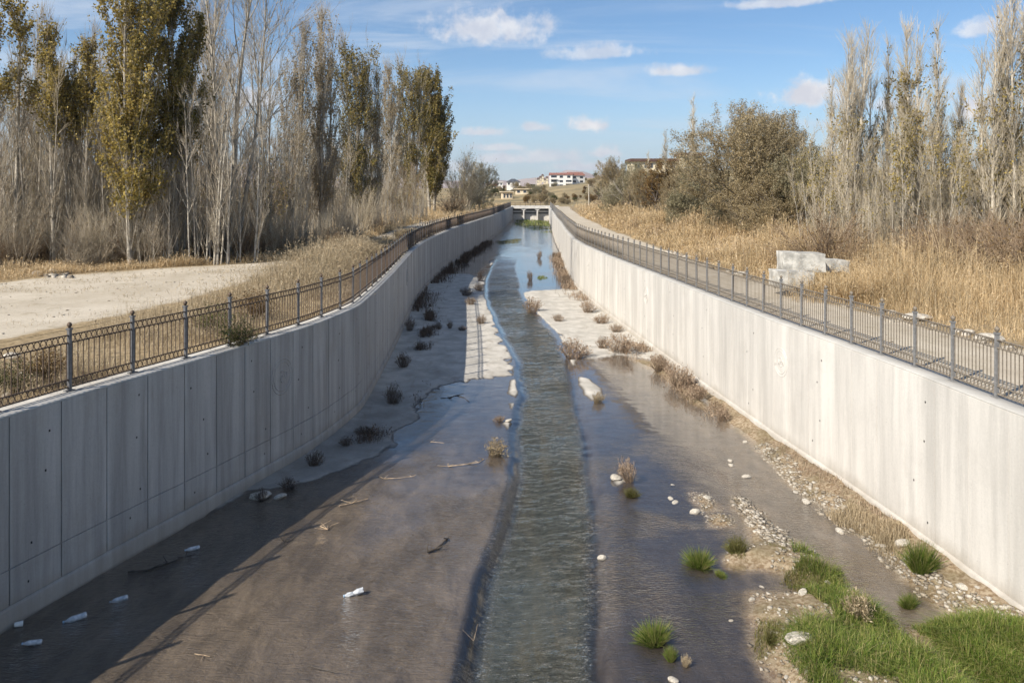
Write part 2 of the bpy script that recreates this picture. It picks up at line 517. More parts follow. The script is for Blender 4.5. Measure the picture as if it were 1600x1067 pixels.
# running water: clear film over the bed, turbid where it is deep
m, t, b = material('stream water')
t.n.remove(b)
pos = t.new('ShaderNodeNewGeometry').outputs['Position']
x, y, z = t.sep(pos)
deep = t.attr('deep'); foam = t.attr('foam')
rp = t.comb(t.math('MULTIPLY', x, 2.1), t.math('MULTIPLY', y, 3.3), 0.0)
rdiag = t.noise(t.comb(t.math('ADD', t.math('MULTIPLY', x, 3.4), t.math('MULTIPLY', y, 1.5)), t.math('SUBTRACT', t.math('MULTIPLY', y, 2.2), t.math('MULTIPLY', x, 1.6)), 0.0), 2.2, 4.0, 0.6, 0.8)
r1 = t.math('ADD', t.math('MULTIPLY', t.noise(rp, 1.6, 3.0, 0.55, 1.6), 0.5), t.math('MULTIPLY', rdiag, 0.5))
r2 = t.noise(t.comb(t.math('MULTIPLY', x, 3.0), t.math('MULTIPLY', y, 7.0), 0.0), 2.4, 3.0, 0.6, 1.2)
r3 = t.noise(pos, 0.45, 3.0, 0.5, 0.5)
sheet = t.math('ADD', t.math('MULTIPLY', r2, 0.55), t.math('MULTIPLY', r1, 0.6))
calm = t.math('MULTIPLY', t.ramp(r3, 0.40, 0.62, 0.12, 1.0), t.ramp(y, 15.0, 21.0, 1.0, 0.10))
amp = t.math('ADD', t.math('MULTIPLY', calm, 0.055), t.math('MULTIPLY', deep, t.ramp(r3, 0.35, 0.65, 0.05, 0.12)))
nrm = t.bump(sheet, 1.0, amp)
inc = t.new('ShaderNodeNewGeometry').outputs['Incoming']
dt = t.new('ShaderNodeVectorMath', operation='DOT_PRODUCT'); t.l.new(nrm, dt.inputs[0]); t.l.new(inc, dt.inputs[1])
cs = t.math('MINIMUM', t.math('ABSOLUTE', dt.outputs['Value']), 1.0)
fres = t.math('ADD', 0.03, t.math('MULTIPLY', 0.97, t.math('POWER', t.math('SUBTRACT', 1.0, cs), 4.2)))   # reflectance of water
gl = t.new('ShaderNodeBsdfGlossy'); gl.inputs['Roughness'].default_value = 0.04; t.l.new(nrm, gl.inputs['Normal'])
gl.inputs['Color'].default_value = (1, 1, 1, 1)
tr = t.new('ShaderNodeBsdfTransparent'); tr.inputs[0].default_value = (0.96, 0.94, 0.91, 1)
df = t.new('ShaderNodeBsdfDiffuse')
silt = t.mix(t.ramp(r1, 0.3, 0.7), (0.036, 0.041, 0.036), (0.082, 0.086, 0.074))
strk = t.noise(t.comb(t.math('MULTIPLY', x, 2.2), t.math('MULTIPLY', y, 0.28), 4.0), 1.0, 4.0, 0.6, 0.9)
silt = t.mix(t.ramp(strk, 0.42, 0.68, 0, 0.6), silt, (0.098, 0.086, 0.058))
fm = t.math('MULTIPLY', foam, t.ramp(t.noise(pos, 17.0, 4.0, 0.7), 0.56, 0.66))
silt = t.mix(fm, silt, (0.7, 0.7, 0.68))
t.set(df.inputs['Color'], silt); t.l.new(nrm, df.inputs['Normal'])
m1 = t.new('ShaderNodeMixShader')
t.set(m1.inputs[0], t.math('MAXIMUM', t.math('MULTIPLY', deep, 0.9), fm)); t.l.new(tr.outputs[0], m1.inputs[1]); t.l.new(df.outputs[0], m1.inputs[2])
m2 = t.new('ShaderNodeMixShader')
t.set(m2.inputs[0], t.math('MULTIPLY', fres, t.math('SUBTRACT', 1.0, t.math('MULTIPLY', deep, t.ramp(y, 14.0, 40.0, 0.30, 0.05))))); t.l.new(m1.outputs[0], m2.inputs[1]); t.l.new(gl.outputs[0], m2.inputs[2])
t.l.new(m2.outputs[0], t.n['Material Output'].inputs[0])
M['water'] = m

# banks: trodden pale dirt on the tracks, litter and straw between
m, t, b = material('bank ground')
pos = t.new('ShaderNodeNewGeometry').outputs['Position']
road = t.attr('road')
n1 = t.noise(pos, 0.35, 6.0, 0.65); n2 = t.noise(pos, 6.0, 6.0, 0.7); n3 = t.noise(pos, 1.6, 5.0, 0.65)
dirt = t.mix(t.ramp(n1, 0.3, 0.7), (0.40, 0.345, 0.265), (0.52, 0.46, 0.37))
dirt = t.mix(t.ramp(n2, 0.5, 0.75, 0, 0.5), dirt, (0.33, 0.275, 0.20))
dirt = t.mix(t.ramp(n3, 0.55, 0.70, 0, 0.6), dirt, (0.26, 0.215, 0.14))
lit = t.mix(t.ramp(n2, 0.35, 0.65), (0.20, 0.15, 0.085), (0.37, 0.28, 0.165))
lit = t.mix(t.ramp(n3, 0.5, 0.7, 0, 0.6), lit, (0.26, 0.21, 0.15))
rd = t.ramp(t.math('ADD', road, t.math('MULTIPLY', t.math('SUBTRACT', n3, 0.5), 0.7)), 0.35, 0.65)
t.set(b.inputs['Base Color'], t.mix(rd, lit, dirt))
b.inputs['Roughness'].default_value = 0.95
b.inputs['Specular IOR Level'].default_value = 0.1
t.set(b.inputs['Normal'], t.bump(t.math('ADD', n2, n3), 0.7, 0.03))
M['ground'] = m
m, t, b = material('far slopes')
pos = t.new('ShaderNodeNewGeometry').outputs['Position']
n1 = t.noise(pos, 0.06, 6.0, 0.7); n2 = t.noise(pos, 0.7, 5.0, 0.7)
c = t.mix(t.ramp(n1, 0.38, 0.62), (0.20, 0.165, 0.10), (0.37, 0.28, 0.155))
c = t.mix(t.ramp(n2, 0.45, 0.7, 0, 0.6), c, (0.13, 0.12, 0.065))
t.set(b.inputs['Base Color'], c); b.inputs['Roughness'].default_value = 0.95; b.inputs['Specular IOR Level'].default_value = 0.1
M['slope'] = m
m, t, b = material('bare mountains')
pos = t.new('ShaderNodeNewGeometry').outputs['Position']
n1 = t.noise(pos, 0.004, 6.0, 0.65)
t.set(b.inputs['Base Color'], t.mix(t.ramp(n1, 0.35, 0.65), (0.30, 0.22, 0.19), (0.42, 0.34, 0.29)))
b.inputs['Roughness'].default_value = 1.0; b.inputs['Specular IOR Level'].default_value = 0.0
M['mountain'] = m

# ------------------------------------------------------------------ the channel
LW = np.array([(-13, -16), (-10.5, 0), (-8.9, 7), (-7.72, 11.6), (-7.38, 12.65), (-7.0, 13.9), (-6.5, 15.2), (-5.9, 17.05), (-5.05, 19.75), (-4.55, 22.9), (-4.7, 27),
               (-5.0, 33), (-5.72, 44.5), (-5.95, 52), (-5.8, 60.5), (-5.35, 73), (-3.6, 98), (-2.7, 110), (0.2, 180), (0.4, 186)], float)
RW = np.array([(12, -16), (10.2, 0), (8.7, 7), (7.77, 11.7), (7.57, 14.7), (7.45, 15.8), (7.2, 18), (6.95, 19.8), (6.42, 25), (5.82, 31.8), (5.0, 41), (4.45, 50), (4.35, 56),
               (4.72, 70), (5.4, 88), (5.75, 102), (6.6, 124), (8.6, 180), (8.8, 186)], float)


def smooth_path(P, step=0.1):
    """smoothed x(y) of a wall, evenly spaced along its length"""
    ys = np.arange(P[0, 1], P[-1, 1] + 1e-6, 0.05)
    xs = np.interp(ys, P[:, 1], P[:, 0])
    k = np.hanning(61); k /= k.sum()
    xp = np.concatenate([np.full(30, xs[0]), xs, np.full(30, xs[-1])])
    xs = np.convolve(xp, k, 'valid')
    s = np.concatenate([[0], np.cumsum(np.hypot(np.diff(xs), np.diff(ys)))])
    return xs, ys, s


LX, LY, LS = smooth_path(LW)
RX, RY, RS = smooth_path(RW)
lx = lambda y: np.interp(y, LY, LX)
rx = lambda y: np.interp(y, RY, RX)


def along(side, s, off=0.0):
    """point at arc length s, shifted off metres away from the channel, with heading"""
    X, Y, S = (LX, LY, LS) if side < 0 else (RX, RY, RS)
    x = np.interp(s, S, X); y = np.interp(s, S, Y)
    e = 0.3
    tx = np.interp(s + e, S, X) - np.interp(s - e, S, X); ty = np.interp(s + e, S, Y) - np.interp(s - e, S, Y)
    L = math.hypot(tx, ty) or 1
    tx /= L; ty /= L
    nx, ny = (-ty, tx) if side < 0 else (ty, -tx)
    return x + nx * off, y + ny * off, math.atan2(ty, tx)


def s_at_y(side, y):
    return float(np.interp(y, LY, LS)) if side < 0 else float(np.interp(y, RY, RS))


# stream trough edges (photo pixels laid down on the floor)
TL = np.array([G(*p) for p in [(705, 1300), (725, 1067), (745, 960), (770, 870), (799, 790), (808, 740), (806, 680), (816, 620), (814, 590), (808, 560), (788, 525), (775, 500), (762, 465), (760, 440), (768, 420), (776, 405), (778, 392)]])
TR = np.array([G(*p) for p in [(925, 1300), (926, 1067), (932, 960), (930, 870), (925, 790), (917, 720), (905, 650), (890, 585), (872, 530), (847, 500), (822, 475), (812, 455), (812, 440), (806, 420), (810, 405), (815, 392)]])
DRY_A = [G(*p) for p in [(330, 800), (385, 768), (450, 764), (505, 742), (590, 712), (608, 690), (632, 668), (650, 652), (640, 632), (690, 605), (737, 592), (770, 590), (790, 588), (795, 575), (790, 562), (801, 545), (785, 525), (778, 502), (764, 470), (757, 440), (738, 429), (690, 428), (560, 430)]]
DRY_B = [G(*p) for p in [(809, 459), (830, 455), (880, 452), (915, 455), (975, 495), (1050, 552), (1020, 563), (960, 557), (925, 560), (897, 549), (872, 527), (843, 501), (822, 480), (810, 468)]]
DRY_S = [[G(*p) for p in q] for q in [
    [(797, 594), (812, 592), (814, 612), (806, 622), (793, 616)], [(796, 630), (808, 630), (808, 639), (796, 639)],
    [(783, 662), (795, 654), (809, 657), (808, 668), (790, 673)], [(903, 588), (922, 592), (938, 606), (940, 620), (925, 626), (910, 612)],
    [(880, 562), (900, 562), (900, 572), (884, 572)], [(730, 434), (765, 431), (765, 437), (740, 440)], [(952, 745), (970, 743), (985, 752), (965, 760)],
    [(765, 408), (785, 404), (785, 412), (765, 414)], [(800, 575), (812, 572), (813, 584), (802, 586)]]]
BAR_C = [G(*p) for p in [(1142, 775), (1160, 778), (1180, 792), (1215, 828), (1262, 858), (1312, 888), (1318, 925), (1372, 955), (1395, 985), (1500, 1067), (1640, 1200), (1700, 1500), (1330, 1500), (1240, 1120), (1180, 1020), (1160, 955), (1172, 925), (1245, 922), (1235, 905), (1185, 888), (1135, 880), (1128, 865), (1185, 850), (1165, 812)]]
BAR_D = [G(*p) for p in [(1075, 590), (1120, 640), (1178, 690), (1190, 708), (1240, 762), (1285, 790), (1330, 818), (1384, 858), (1412, 890), (1452, 930), (1492, 958), (1436, 985), (1478, 1020), (1560, 1065), (1760, 1200), (2000, 1200), (1700, 985), (1120, 600)]]
BAR_E = [[G(*p) for p in q] for q in [
    [(1083, 770), (1100, 772), (1118, 785), (1125, 795), (1095, 800)], [(1105, 800), (1145, 805), (1140, 820), (1108, 820)],
    [(640, 470), (690, 420), (740, 395), (725, 392), (690, 410), (600, 470)],      # silt along the foot of the shaded wall
    [(985, 560), (1030, 566), (1110, 640), (1090, 632), (1040, 590)]]]

Yrows = []
yy = -15.0
while yy < 184:
    Yrows.append(yy)
    yy += 0.6 if yy < 8.5 else max(0.03, 1.1 * yy * yy / (F * H))
Yrows = np.array(Yrows + [184.0])
T = np.linspace(0, 1, 281)
gx = lx(Yrows)[:, None] * (1 - T) + rx(Yrows)[:, None] * T
gy = np.repeat(Yrows[:, None], len(T), 1)


def fade_bank(sd, w_):
    return sst(-w_, w_, sd)


edge_n = fbm(gx * 1.3, gy * 0.9, 3, 5) * 0.75 + fbm(gx * 5, gy * 3.5, 9, 3) * 0.22
scale_n = np.clip(gy / 22, 0.45, 1.6)
dryv = np.full(gx.shape, -9.0)
for P in [DRY_A, DRY_B]:
    dryv = np.maximum(dryv, polysd(P, gx, gy) + edge_n * 0.55 * scale_n)
for P in DRY_S:
    dryv = np.maximum(dryv, polysd(P, gx, gy) + edge_n * 0.14)
barv = np.full(gx.shape, -9.0)
for P in [BAR_C, BAR_D]:
    barv = np.maximum(barv, polysd(P, gx, gy) + edge_n * 0.30)
for P in BAR_E:
    barv = np.maximum(barv, polysd(P, gx, gy) + edge_n * 0.2)
tl = np.interp(gy, TL[:, 1], TL[:, 0]) + fbm(gy * 0.6, gy * 0 + 3, 21, 3) * 0.10
tr_ = np.interp(gy, TR[:, 1], TR[:, 0]) + fbm(gy * 0.6, gy * 0 + 9, 22, 3) * 0.10
tfade = 1 - sst(44, 82, gy)
tin = np.minimum(gx - tl, tr_ - gx)
trough = sst(-0.20, 0.04, tin) * tfade
dryh = sst(-0.25, 0.25, dryv)
zb = -0.035 + 0.075 * dryh + 0.02 * fbm(gx * 1.6, gy * 1.2, 5, 4) * (1 - dryh) + 0.012 * fbm(gx * 3, gy * 3, 15, 3)
barh = sst(-0.18, 0.55, barv)
zb = np.maximum(zb, -0.05 + barh * (0.15 + 0.10 * (fbm(gx * 1.7, gy * 1.7, 31, 4) + 0.5)))
zb = zb * (1 - trough) + (-0.40) * trough
# foot of the walls: silt heaped a little
wl = gx - lx(gy); wr = rx(gy) - gx
zb += 0.05 * sst(0.5, 0.0, wr) * (gy > 9) + 0.03 * sst(0.4, 0.0, wl) * sst(17, 24, gy)
wet = sst(0.028, 0.000, zb)
wet = np.maximum(wet, 0.42 * sst(30, 21, gy + edge_n * 5) * sst(0.5, -1.5, gx + edge_n) * sst(0.0, 0.03, zb))
soil = sst(-0.22, 0.06, barv)
mud = np.clip(sst(0.0, 0.5, gx - np.interp(gy, TR[:, 1], TR[:, 0])) * sst(3.3, 2.0, gx - np.interp(gy, TR[:, 1], TR[:, 0]) + 0.8 * edge_n) * sst(29, 20, gy)
              + 0.9 * sst(16, 22, gy + edge_n * 4) * (gx < 1)
              + 0.8 * sst(34, 60, gy) + sst(-0.30, -0.12, tin) * tfade * np.where(gx < (tl + tr_) / 2, 1.0, 0.6), 0, 1)
# water: one surface; steps down into the trough, rippled there
drop = sst(-0.13, 0.12, tin) * tfade
fl = gx * 0.8 + 0.35 * np.sin(gy * 0.7)
rip = fbm(gx * 2.2 + 0.6 * fbm(gx, gy, 51, 2), gy * 3.4, 41, 3) * 0.024
side_r = sst(-0.3, 0.3, gx - (tl + tr_) / 2)
drop = drop * (1 - side_r) + sst(-0.35, 0.35, tin) * tfade * side_r
zw = 0.0 - (0.13 - 0.07 * side_r) * (1 - 0.65 * sst(15, 23, gy)) * drop + rip * drop + 0.004 * fbm(gx * 2.5, gy * 5, 47, 3) * (1 - drop)
deep = sst(-0.02, 0.3, tin) * tfade + 0.12 * sst(80, 110, gy)
foam = (np.exp(-((tin - 0.12) / 0.09) ** 2) * sst(30, 12, gy) * 0.5 + np.exp(-((tin - 0.05) / 0.12) ** 2) * 0.12 * sst(60, 20, gy)) * tfade
zb = np.where((tin > -0.17) & (gy < 80), np.minimum(zb, zw - 0.035 - 0.1 * sst(-0.17, 0.1, tin) * tfade), zb)
V = np.stack([gx, gy, zb], -1).reshape(-1, 3)
nr, nc = gx.shape
idx = np.arange(nr * nc).reshape(nr, nc)
Q = np.stack([idx[:-1, :-1], idx[:-1, 1:], idx[1:, 1:], idx[1:, :-1]], -1).reshape(-1, 4)
obj('channel_floor', mesh_np('channel_floor', V, [Q], M['bed'], True, {'wet': wet, 'soil': soil, 'mud': mud}), kind='structure',
    label='pale concrete bed of the channel with silt and gravel bars')
V = np.stack([gx, gy, zw], -1).reshape(-1, 3)
obj('water', mesh_np('water', V, [Q], M['water'], True, {'deep': np.clip(deep, 0, 1), 'foam': np.clip(foam, 0, 1)}), kind='structure',
    label='shallow stream running down the middle of the channel')


def bed_z(x, y):
    """height of the bed (or of the water on it) near a point"""
    j = int(np.clip(np.searchsorted(Yrows, y), 1, nr - 1))
    tt = (x - lx(y)) / (rx(y) - lx(y))
    i = int(np.clip(round(float(tt) * (nc - 1)), 0, nc - 1))
    return float(max(zb[j, i], -0.03))


# ---- walls: core, single cast panels with open joints, footing, top
PW = 0.93
EMB_L = 18.35      # y of the round mark cast into the left wall
EMB_R = [19.75, 32.5, 47.0]


def emblem(parent, mat, R):
    """two rings and three letters D S I in low relief, in the panel's own plane (x along, z up, y out of the wall)"""
    m = MB()
    for r in (R, R * 0.80):
        m.tube([(r * math.cos(a), 0, r * math.sin(a)) for a in np.linspace(0, 2 * math.pi, 40, endpoint=False)], 0.018 if R > 0.4 else 0.009, 5, True)
    s_ = R * 0.42
    S = [(0.36 * math.cos(a), 0.30 + 0.30 * math.sin(a)) for a in np.linspace(0.35, math.pi * 1.5, 9)] + \
        [(0.36 * math.cos(a), -0.30 + 0.30 * math.sin(a)) for a in np.linspace(math.pi * 0.5, -math.pi * 0.85, 9)]
    m.tube([(x * s_, 0, z * s_ * 1.35) for x, z in S], 0.020 if R > 0.4 else 0.010, 5)
    D = [(-0.95, -0.45), (-0.95, 0.45), (-0.75, 0.42), (-0.58, 0.2), (-0.58, -0.2), (-0.75, -0.42)]
    m.tube([(x * s_, 0, z * s_) for x, z in D], 0.011, 5, True)
    m.tube([(0.72 * s_, 0, -0.6 * s_), (0.72 * s_, 0, 0.35 * s_)], 0.012, 5)
    m.tube([(0.72 * s_, 0, 0.55 * s_), (0.72 * s_, 0, 0.66 * s_)], 0.013, 5)
    return m.build('emblem', mat, parent, True)


def build_wall(side):
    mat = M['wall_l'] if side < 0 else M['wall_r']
    X, Y, S = (LX, LY, LS) if side < 0 else (RX, RY, RS)
    lab = 'shaded grey concrete retaining wall on the left bank' if side < 0 else 'sunlit pale concrete retaining wall on the right bank'
    root = empty('retaining_wall', (along(side, s_at_y(side, 12))[0], 12, 0), lab, 'wall', 'walls of the channel')
    inv = Vector(root.location)
    ss = np.concatenate([np.arange(0, s_at_y(side, 100), 0.5), np.arange(s_at_y(side, 100), S[-1], 2.0), [S[-1]]])
    def ribbon(profile, name, m, s0=0.0, s1=1e9, smooth=False):
        sl = ss[(ss >= s0) & (ss <= s1)]
        V = []
        for s in sl:
            for off, z in profile:
                x, y, _ = along(side, s, off)
                wob = 0.0
                V.append((x - inv.x, y - inv.y, z + wob))
        k = len(profile); n = len(sl)
        ii = np.arange(n * k).reshape(n, k)
        q = np.stack([ii[:-1, :], np.roll(ii, -1, 1)[:-1, :], np.roll(ii, -1, 1)[1:, :], ii[1:, :]], -1).reshape(-1, 4)
        if side > 0:
            q = q[:, ::-1]
        return obj(name, mesh_np(name, np.array(V), [q], m, smooth), root)
    ribbon([(0.035, -0.7), (0.035, 3.17), (0.48, 3.17), (0.48, -0.7)], 'core', M['joint'])
    ribbon([(0.012, 3.165), (0.0, 3.185), (0.03, 3.205), (0.50, 3.21), (0.50, 3.1), (0.04, 3.1)], 'wall_top', M['cap'])
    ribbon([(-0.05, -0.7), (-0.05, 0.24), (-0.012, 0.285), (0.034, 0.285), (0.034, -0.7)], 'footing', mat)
    # panels
    ends = s_at_y(side, 184 if side > 0 else 182)
    s = s_at_y(side, 11.72) - 14 * PW if side < 0 else s_at_y(side, 12.0) - 14 * PW
    k = 0
    rnd = random.Random(3 + side)
    gap = 0.009 if side < 0 else 0.004
    emb = [s_at_y(side, v) for v in ([EMB_L, 40.0] if side < 0 else EMB_R)]
    while s < ends:
        wd = PW if s < s_at_y(side, 110) else PW * 3
        a = along(side, s + gap); b_ = along(side, min(s + wd - gap, ends))
        pr = rnd.uniform(-0.004, 0.004)
        fl_ = rnd.uniform(-0.003, 0.003)
        cx, cy = (a[0] + b_[0]) / 2, (a[1] + b_[1]) / 2
        hd = math.atan2(b_[1] - a[1], b_[0] - a[0]); L = math.hypot(b_[0] - a[0], b_[1] - a[1]) / 2
        # local frame: x along the wall, y out of the wall into the channel
        rz = hd if side > 0 else hd + math.pi
        ch = 0.006 if side < 0 else 0.003
        z0, z1 = (0.286 if side > 0 else 0.846), 3.163
        P = []
        yb, yf = -0.034, pr
        for y_, ins in ((yb, 0), (yf - 0.006, 0), (yf, ch)):
            P += [(-L + ins, y_, z0 + ins), (L - ins, y_, z0 + ins), (L - ins, y_ + fl_ * (ins > 0), z1 - ins), (-L + ins, y_ + fl_ * (ins > 0), z1 - ins)]
        Fc = [(8, 9, 10, 11)] + [(i + 4 * j, (i + 1) % 4 + 4 * j, (i + 1) % 4 + 4 * (j + 1), i + 4 * (j + 1)) for j in (0, 1) for i in range(4)]
        # orientation: out of the wall must be +y locally
        mb = MB(); mb.add(P, [f[::-1] for f in Fc])
        o = mb.build('panel', mat, root)
        if side < 0 and s < s_at_y(side, 70):
            P2 = []
            for y_, ins in ((yb, 0), (yf - 0.006, 0), (yf + 0.003, ch)):
                P2 += [(-L + ins, y_, 0.286 + ins), (L - ins, y_, 0.286 + ins), (L - ins, y_, 0.838 - ins), (-L + ins, y_, 0.838 - ins)]
            lowp = MB().add(P2, [f[::-1] for f in Fc]).build('lower_panel', mat, o)
        elif side < 0:
            for v_ in o.data.vertices:
                if v_.co.z < 1.0: v_.co.z -= 0.56
        ox, oy, _h = (cx, cy, 0)
        o.location = (ox - inv.x, oy - inv.y, 0)
        o.rotation_euler = (0, 0, hd + (math.pi if side > 0 else 0) + math.pi)
        # +y of the panel must look into the channel
        yv = Matrix.Rotation(o.rotation_euler.z, 3, 'Z') @ Vector((0, 1, 0))
        if yv.x * side > 0:
            o.rotation_euler.z += math.pi
        for e in emb:
            if s <= e < s + wd:
                em = emblem(o, mat, 0.42 if side < 0 else 0.36)
                em.location = (0, 0.0, 2.2)
        # tie holes as raised near-black boxes, the shade inside put into their colour
        if s < s_at_y(side, 45) and (k % 2 == 0 if side < 0 else k % 4 == 0):
            hm = MB()
            for zz_ in (0.62, 1.15, 2.05, 2.75):
                xo = rnd.uniform(-0.3, 0.3)
                zz_ += rnd.uniform(-0.12, 0.12)
                hm.box(xo - 0.014, xo + 0.012, pr - 0.003, pr + 0.004, zz_ - 0.02, zz_ + 0.016)
            hm.build('tie_hole_shade', M['hole_shade'], o, kind='stuff')
        k += 1
        s += wd
    return root


wall_left = build_wall(-1)
wall_right = build_wall(1)


# ---- fences on the wall tops
def build_fence(side, s0, s1, bay, off, lab, mpost, mrust):
    zt = 3.21
    x0, y0, _ = along(side, s0, off)
    root = empty('railing_fence', (x0, y0, zt), lab, 'fence', 'railings on the channel walls')
    inv = Vector((x0, y0, zt))
    hp = 1.14
    pm = MB()
    pm.box(-0.027, 0.027, -0.027, 0.027, 0, hp - 0.10).box(-0.075, 0.075, -0.06, 0.06, 0.0, 0.014).box(-0.038, 0.038, -0.038, 0.038, hp - 0.10, hp - 0.07)
    pmesh = pm.mesh('post', mpost)
    fm_ = MB()
    fm_.lathe([(0.018, hp - 0.07), (0.022, hp - 0.055), (0.038, hp - 0.03), (0.040, hp - 0.01), (0.030, hp + 0.015), (0.010, hp + 0.03)], 8)
    fmesh = fm_.mesh('finial', mrust, True)
    R = 0.060
    zr = [0.06, 0.06 + 2 * R + 0.012, hp - 0.19 - 2 * R - 0.012, hp - 0.19]
    nb = 12
    rm = MB(); rm.tube([(min(R * 0.86, bay / 26) * math.cos(a), 0, R * 1.0 * math.sin(a)) for a in np.linspace(0, 2 * math.pi, 12, endpoint=False)], 0.0075, 4, True)
    rmesh = rm.mesh('ring', mrust)
    bm_ = MB(); bm_.box(-0.0065, 0.0065, -0.0065, 0.0065, zr[1] - 0.005, zr[2] + 0.005)
    bmesh_ = bm_.mesh('bar', mrust)
    # rails run on along the curve
    sl = np.arange(s0, s1 + 1e-6, bay / 2)
    for z in zr:
        pts = [along(side, s, off) for s in sl]
        m_ = MB()
        hw_ = 0.011
        V = []
        for x, y, h in pts:
            nx, ny = -math.sin(h), math.cos(h)
            for a, c_ in ((-1, -1), (1, -1), (1, 1), (-1, 1)):
                V.append((x + nx * hw_ * a * 1.4 - inv.x, y + ny * hw_ * a * 1.4 - inv.y, z + c_ * hw_ * 0.8))
        n = len(pts)
        ii = np.arange(n * 4).reshape(n, 4)
        q = np.stack([ii[:-1], np.roll(ii, -1, 1)[:-1], np.roll(ii, -1, 1)[1:], ii[1:]], -1).reshape(-1, 4)
        obj('rail', mesh_np('rail', np.array(V), [q], mrust), root)
    nbar = nring = 0
    farb = []; farr = []
    s = s0
    rnd = random.Random(5)
    vis0 = s_at_y(side, 10.6)
    while s < s1 + 0.01:
        x, y, h = along(side, s, off)
        p = obj('post', pmesh, root, (x - inv.x, y - inv.y, 0)); p.rotation_euler = (rnd.gauss(0, .008), rnd.gauss(0, .008), h)
        f_ = obj('finial', fmesh, p)
        if s + bay <= s1 + 0.01:
            for i in range(nb):
                x, y, h = along(side, s + bay * (i + 0.5) / nb, off)
                if s > vis0 and nbar < 288:
                    o = obj('bar', bmesh_, root, (x - inv.x, y - inv.y, 0)); o.rotation_euler = (0, 0, h); nbar += 1
                else:
                    farb.append((x, y, h))
                for z in (zr[0] + R + 0.006, zr[2] + R + 0.006):
                    if s > vis0 and nring < 288:
                        o = obj('ring', rmesh, root, (x - inv.x, y - inv.y, z)); o.rotation_euler = (0, 0, h); nring += 1
                    else:
                        farr.append((x, y, h, z))
        s += bay
    def join(me, items, name):
        n = len(me.vertices); co = np.empty(n * 3); me.vertices.foreach_get('co', co); co = co.reshape(-1, 3)
        fa = np.array([list(p.vertices) for p in me.polygons if len(p.vertices) == 4])
        V = []; Q_ = []
        for i, it in enumerate(items):
            x, y, h = it[:3]; z = it[3] if len(it) > 3 else 0
            c_, s_ = math.cos(h), math.sin(h)
            V.append(np.stack([co[:, 0] * c_ - co[:, 1] * s_ + x - inv.x, co[:, 0] * s_ + co[:, 1] * c_ + y - inv.y, co[:, 2] + z], -1))
            Q_.append(fa + i * n)
        obj(name, mesh_np(name, np.concatenate(V), [np.concatenate(Q_)], mrust), root, kind='stuff')
    join(bmesh_, farb, 'far_bars')
    join(rmesh, farr, 'far_rings')
    return root


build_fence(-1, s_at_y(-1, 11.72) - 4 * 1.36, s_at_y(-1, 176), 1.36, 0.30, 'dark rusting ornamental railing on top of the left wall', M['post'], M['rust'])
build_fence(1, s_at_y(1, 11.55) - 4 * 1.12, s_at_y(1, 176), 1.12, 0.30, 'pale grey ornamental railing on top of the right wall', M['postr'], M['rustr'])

# ------------------------------------------------------------------ banks and far terrain
ROAD_L = [G(*p, LAND) for p in [(-900, 700), (-300, 565), (0, 528), (90, 508), (180, 490), (300, 462), (420, 432), (470, 418), (520, 404), (560, 392), (605, 376), (640, 363), (690, 344), (735, 330), (765, 324), (748, 323), (690, 336), (640, 352), (600, 366), (540, 386), (470, 406), (300, 416), (120, 430), (0, 443), (-300, 470), (-900, 520)]]
ROAD_R = [(rx(y) + 0.45, y) for y in (-14, 0, 8, 12, 16, 20, 26, 32, 40, 50, 60, 75, 92, 110, 130, 176)] + \
         [(13.0, 176), (11.0, 140), (9.8, 112), (8.8, 75), (8.75, 54), (8.9, 40), (9.05, 31), (9.6, 24), (10.2, 20), (10.9, 16.5), (12.0, 12), (14, 4), (16, -14)]


def land_z(x, y):
    x = np.asarray(x, float); y = np.asarray(y, float)
    b = LAND - 0.03 + 0.10 * fbm(x * 0.13, y * 0.13, 61, 3)
    dl = np.minimum(np.abs(x - np.interp(y, LY, LX)), np.abs(x - np.interp(y, RY, RX)))
    b = LAND - 0.03 + (b - LAND + 0.03) * sst(0.5, 3.0, dl)
    # right bank: low mound under the straw
    b = b + 0.35 * sst(1.5, 5.0, x - np.interp(y, ROAD_RX[:, 1], ROAD_RX[:, 0])) * (x > 0)
    rise = sst(188, 420, y)
    hill = 3.0 * rise + 4.2 * sst(200, 330, y + 0.35 * x) * sst(-20, 50, x) + 6.0 * sst(120, 260, y) * sst(28, 85, x)
    return b + hill + 4.5 * sst(420, 900, y) + rise * 0.9 * fbm(x * 0.03, y * 0.03, 71, 4)


ROAD_RX = np.array([(16, -14), (14, 4), (12.0, 12), (10.9, 16.5), (10.2, 20), (9.6, 24), (9.05, 31), (8.9, 40), (8.75, 54), (8.8, 75), (9.8, 112), (11, 140), (13, 176)])
offs = np.concatenate([[0.44, 0.6, 0.9], np.arange(1.3, 26, 0.5), np.arange(27, 60, 2), np.geomspace(62, 900, 26)])
yb_ = np.concatenate([np.arange(-15, 60, 0.6), np.arange(60, 184, 2.0), [184.0]])


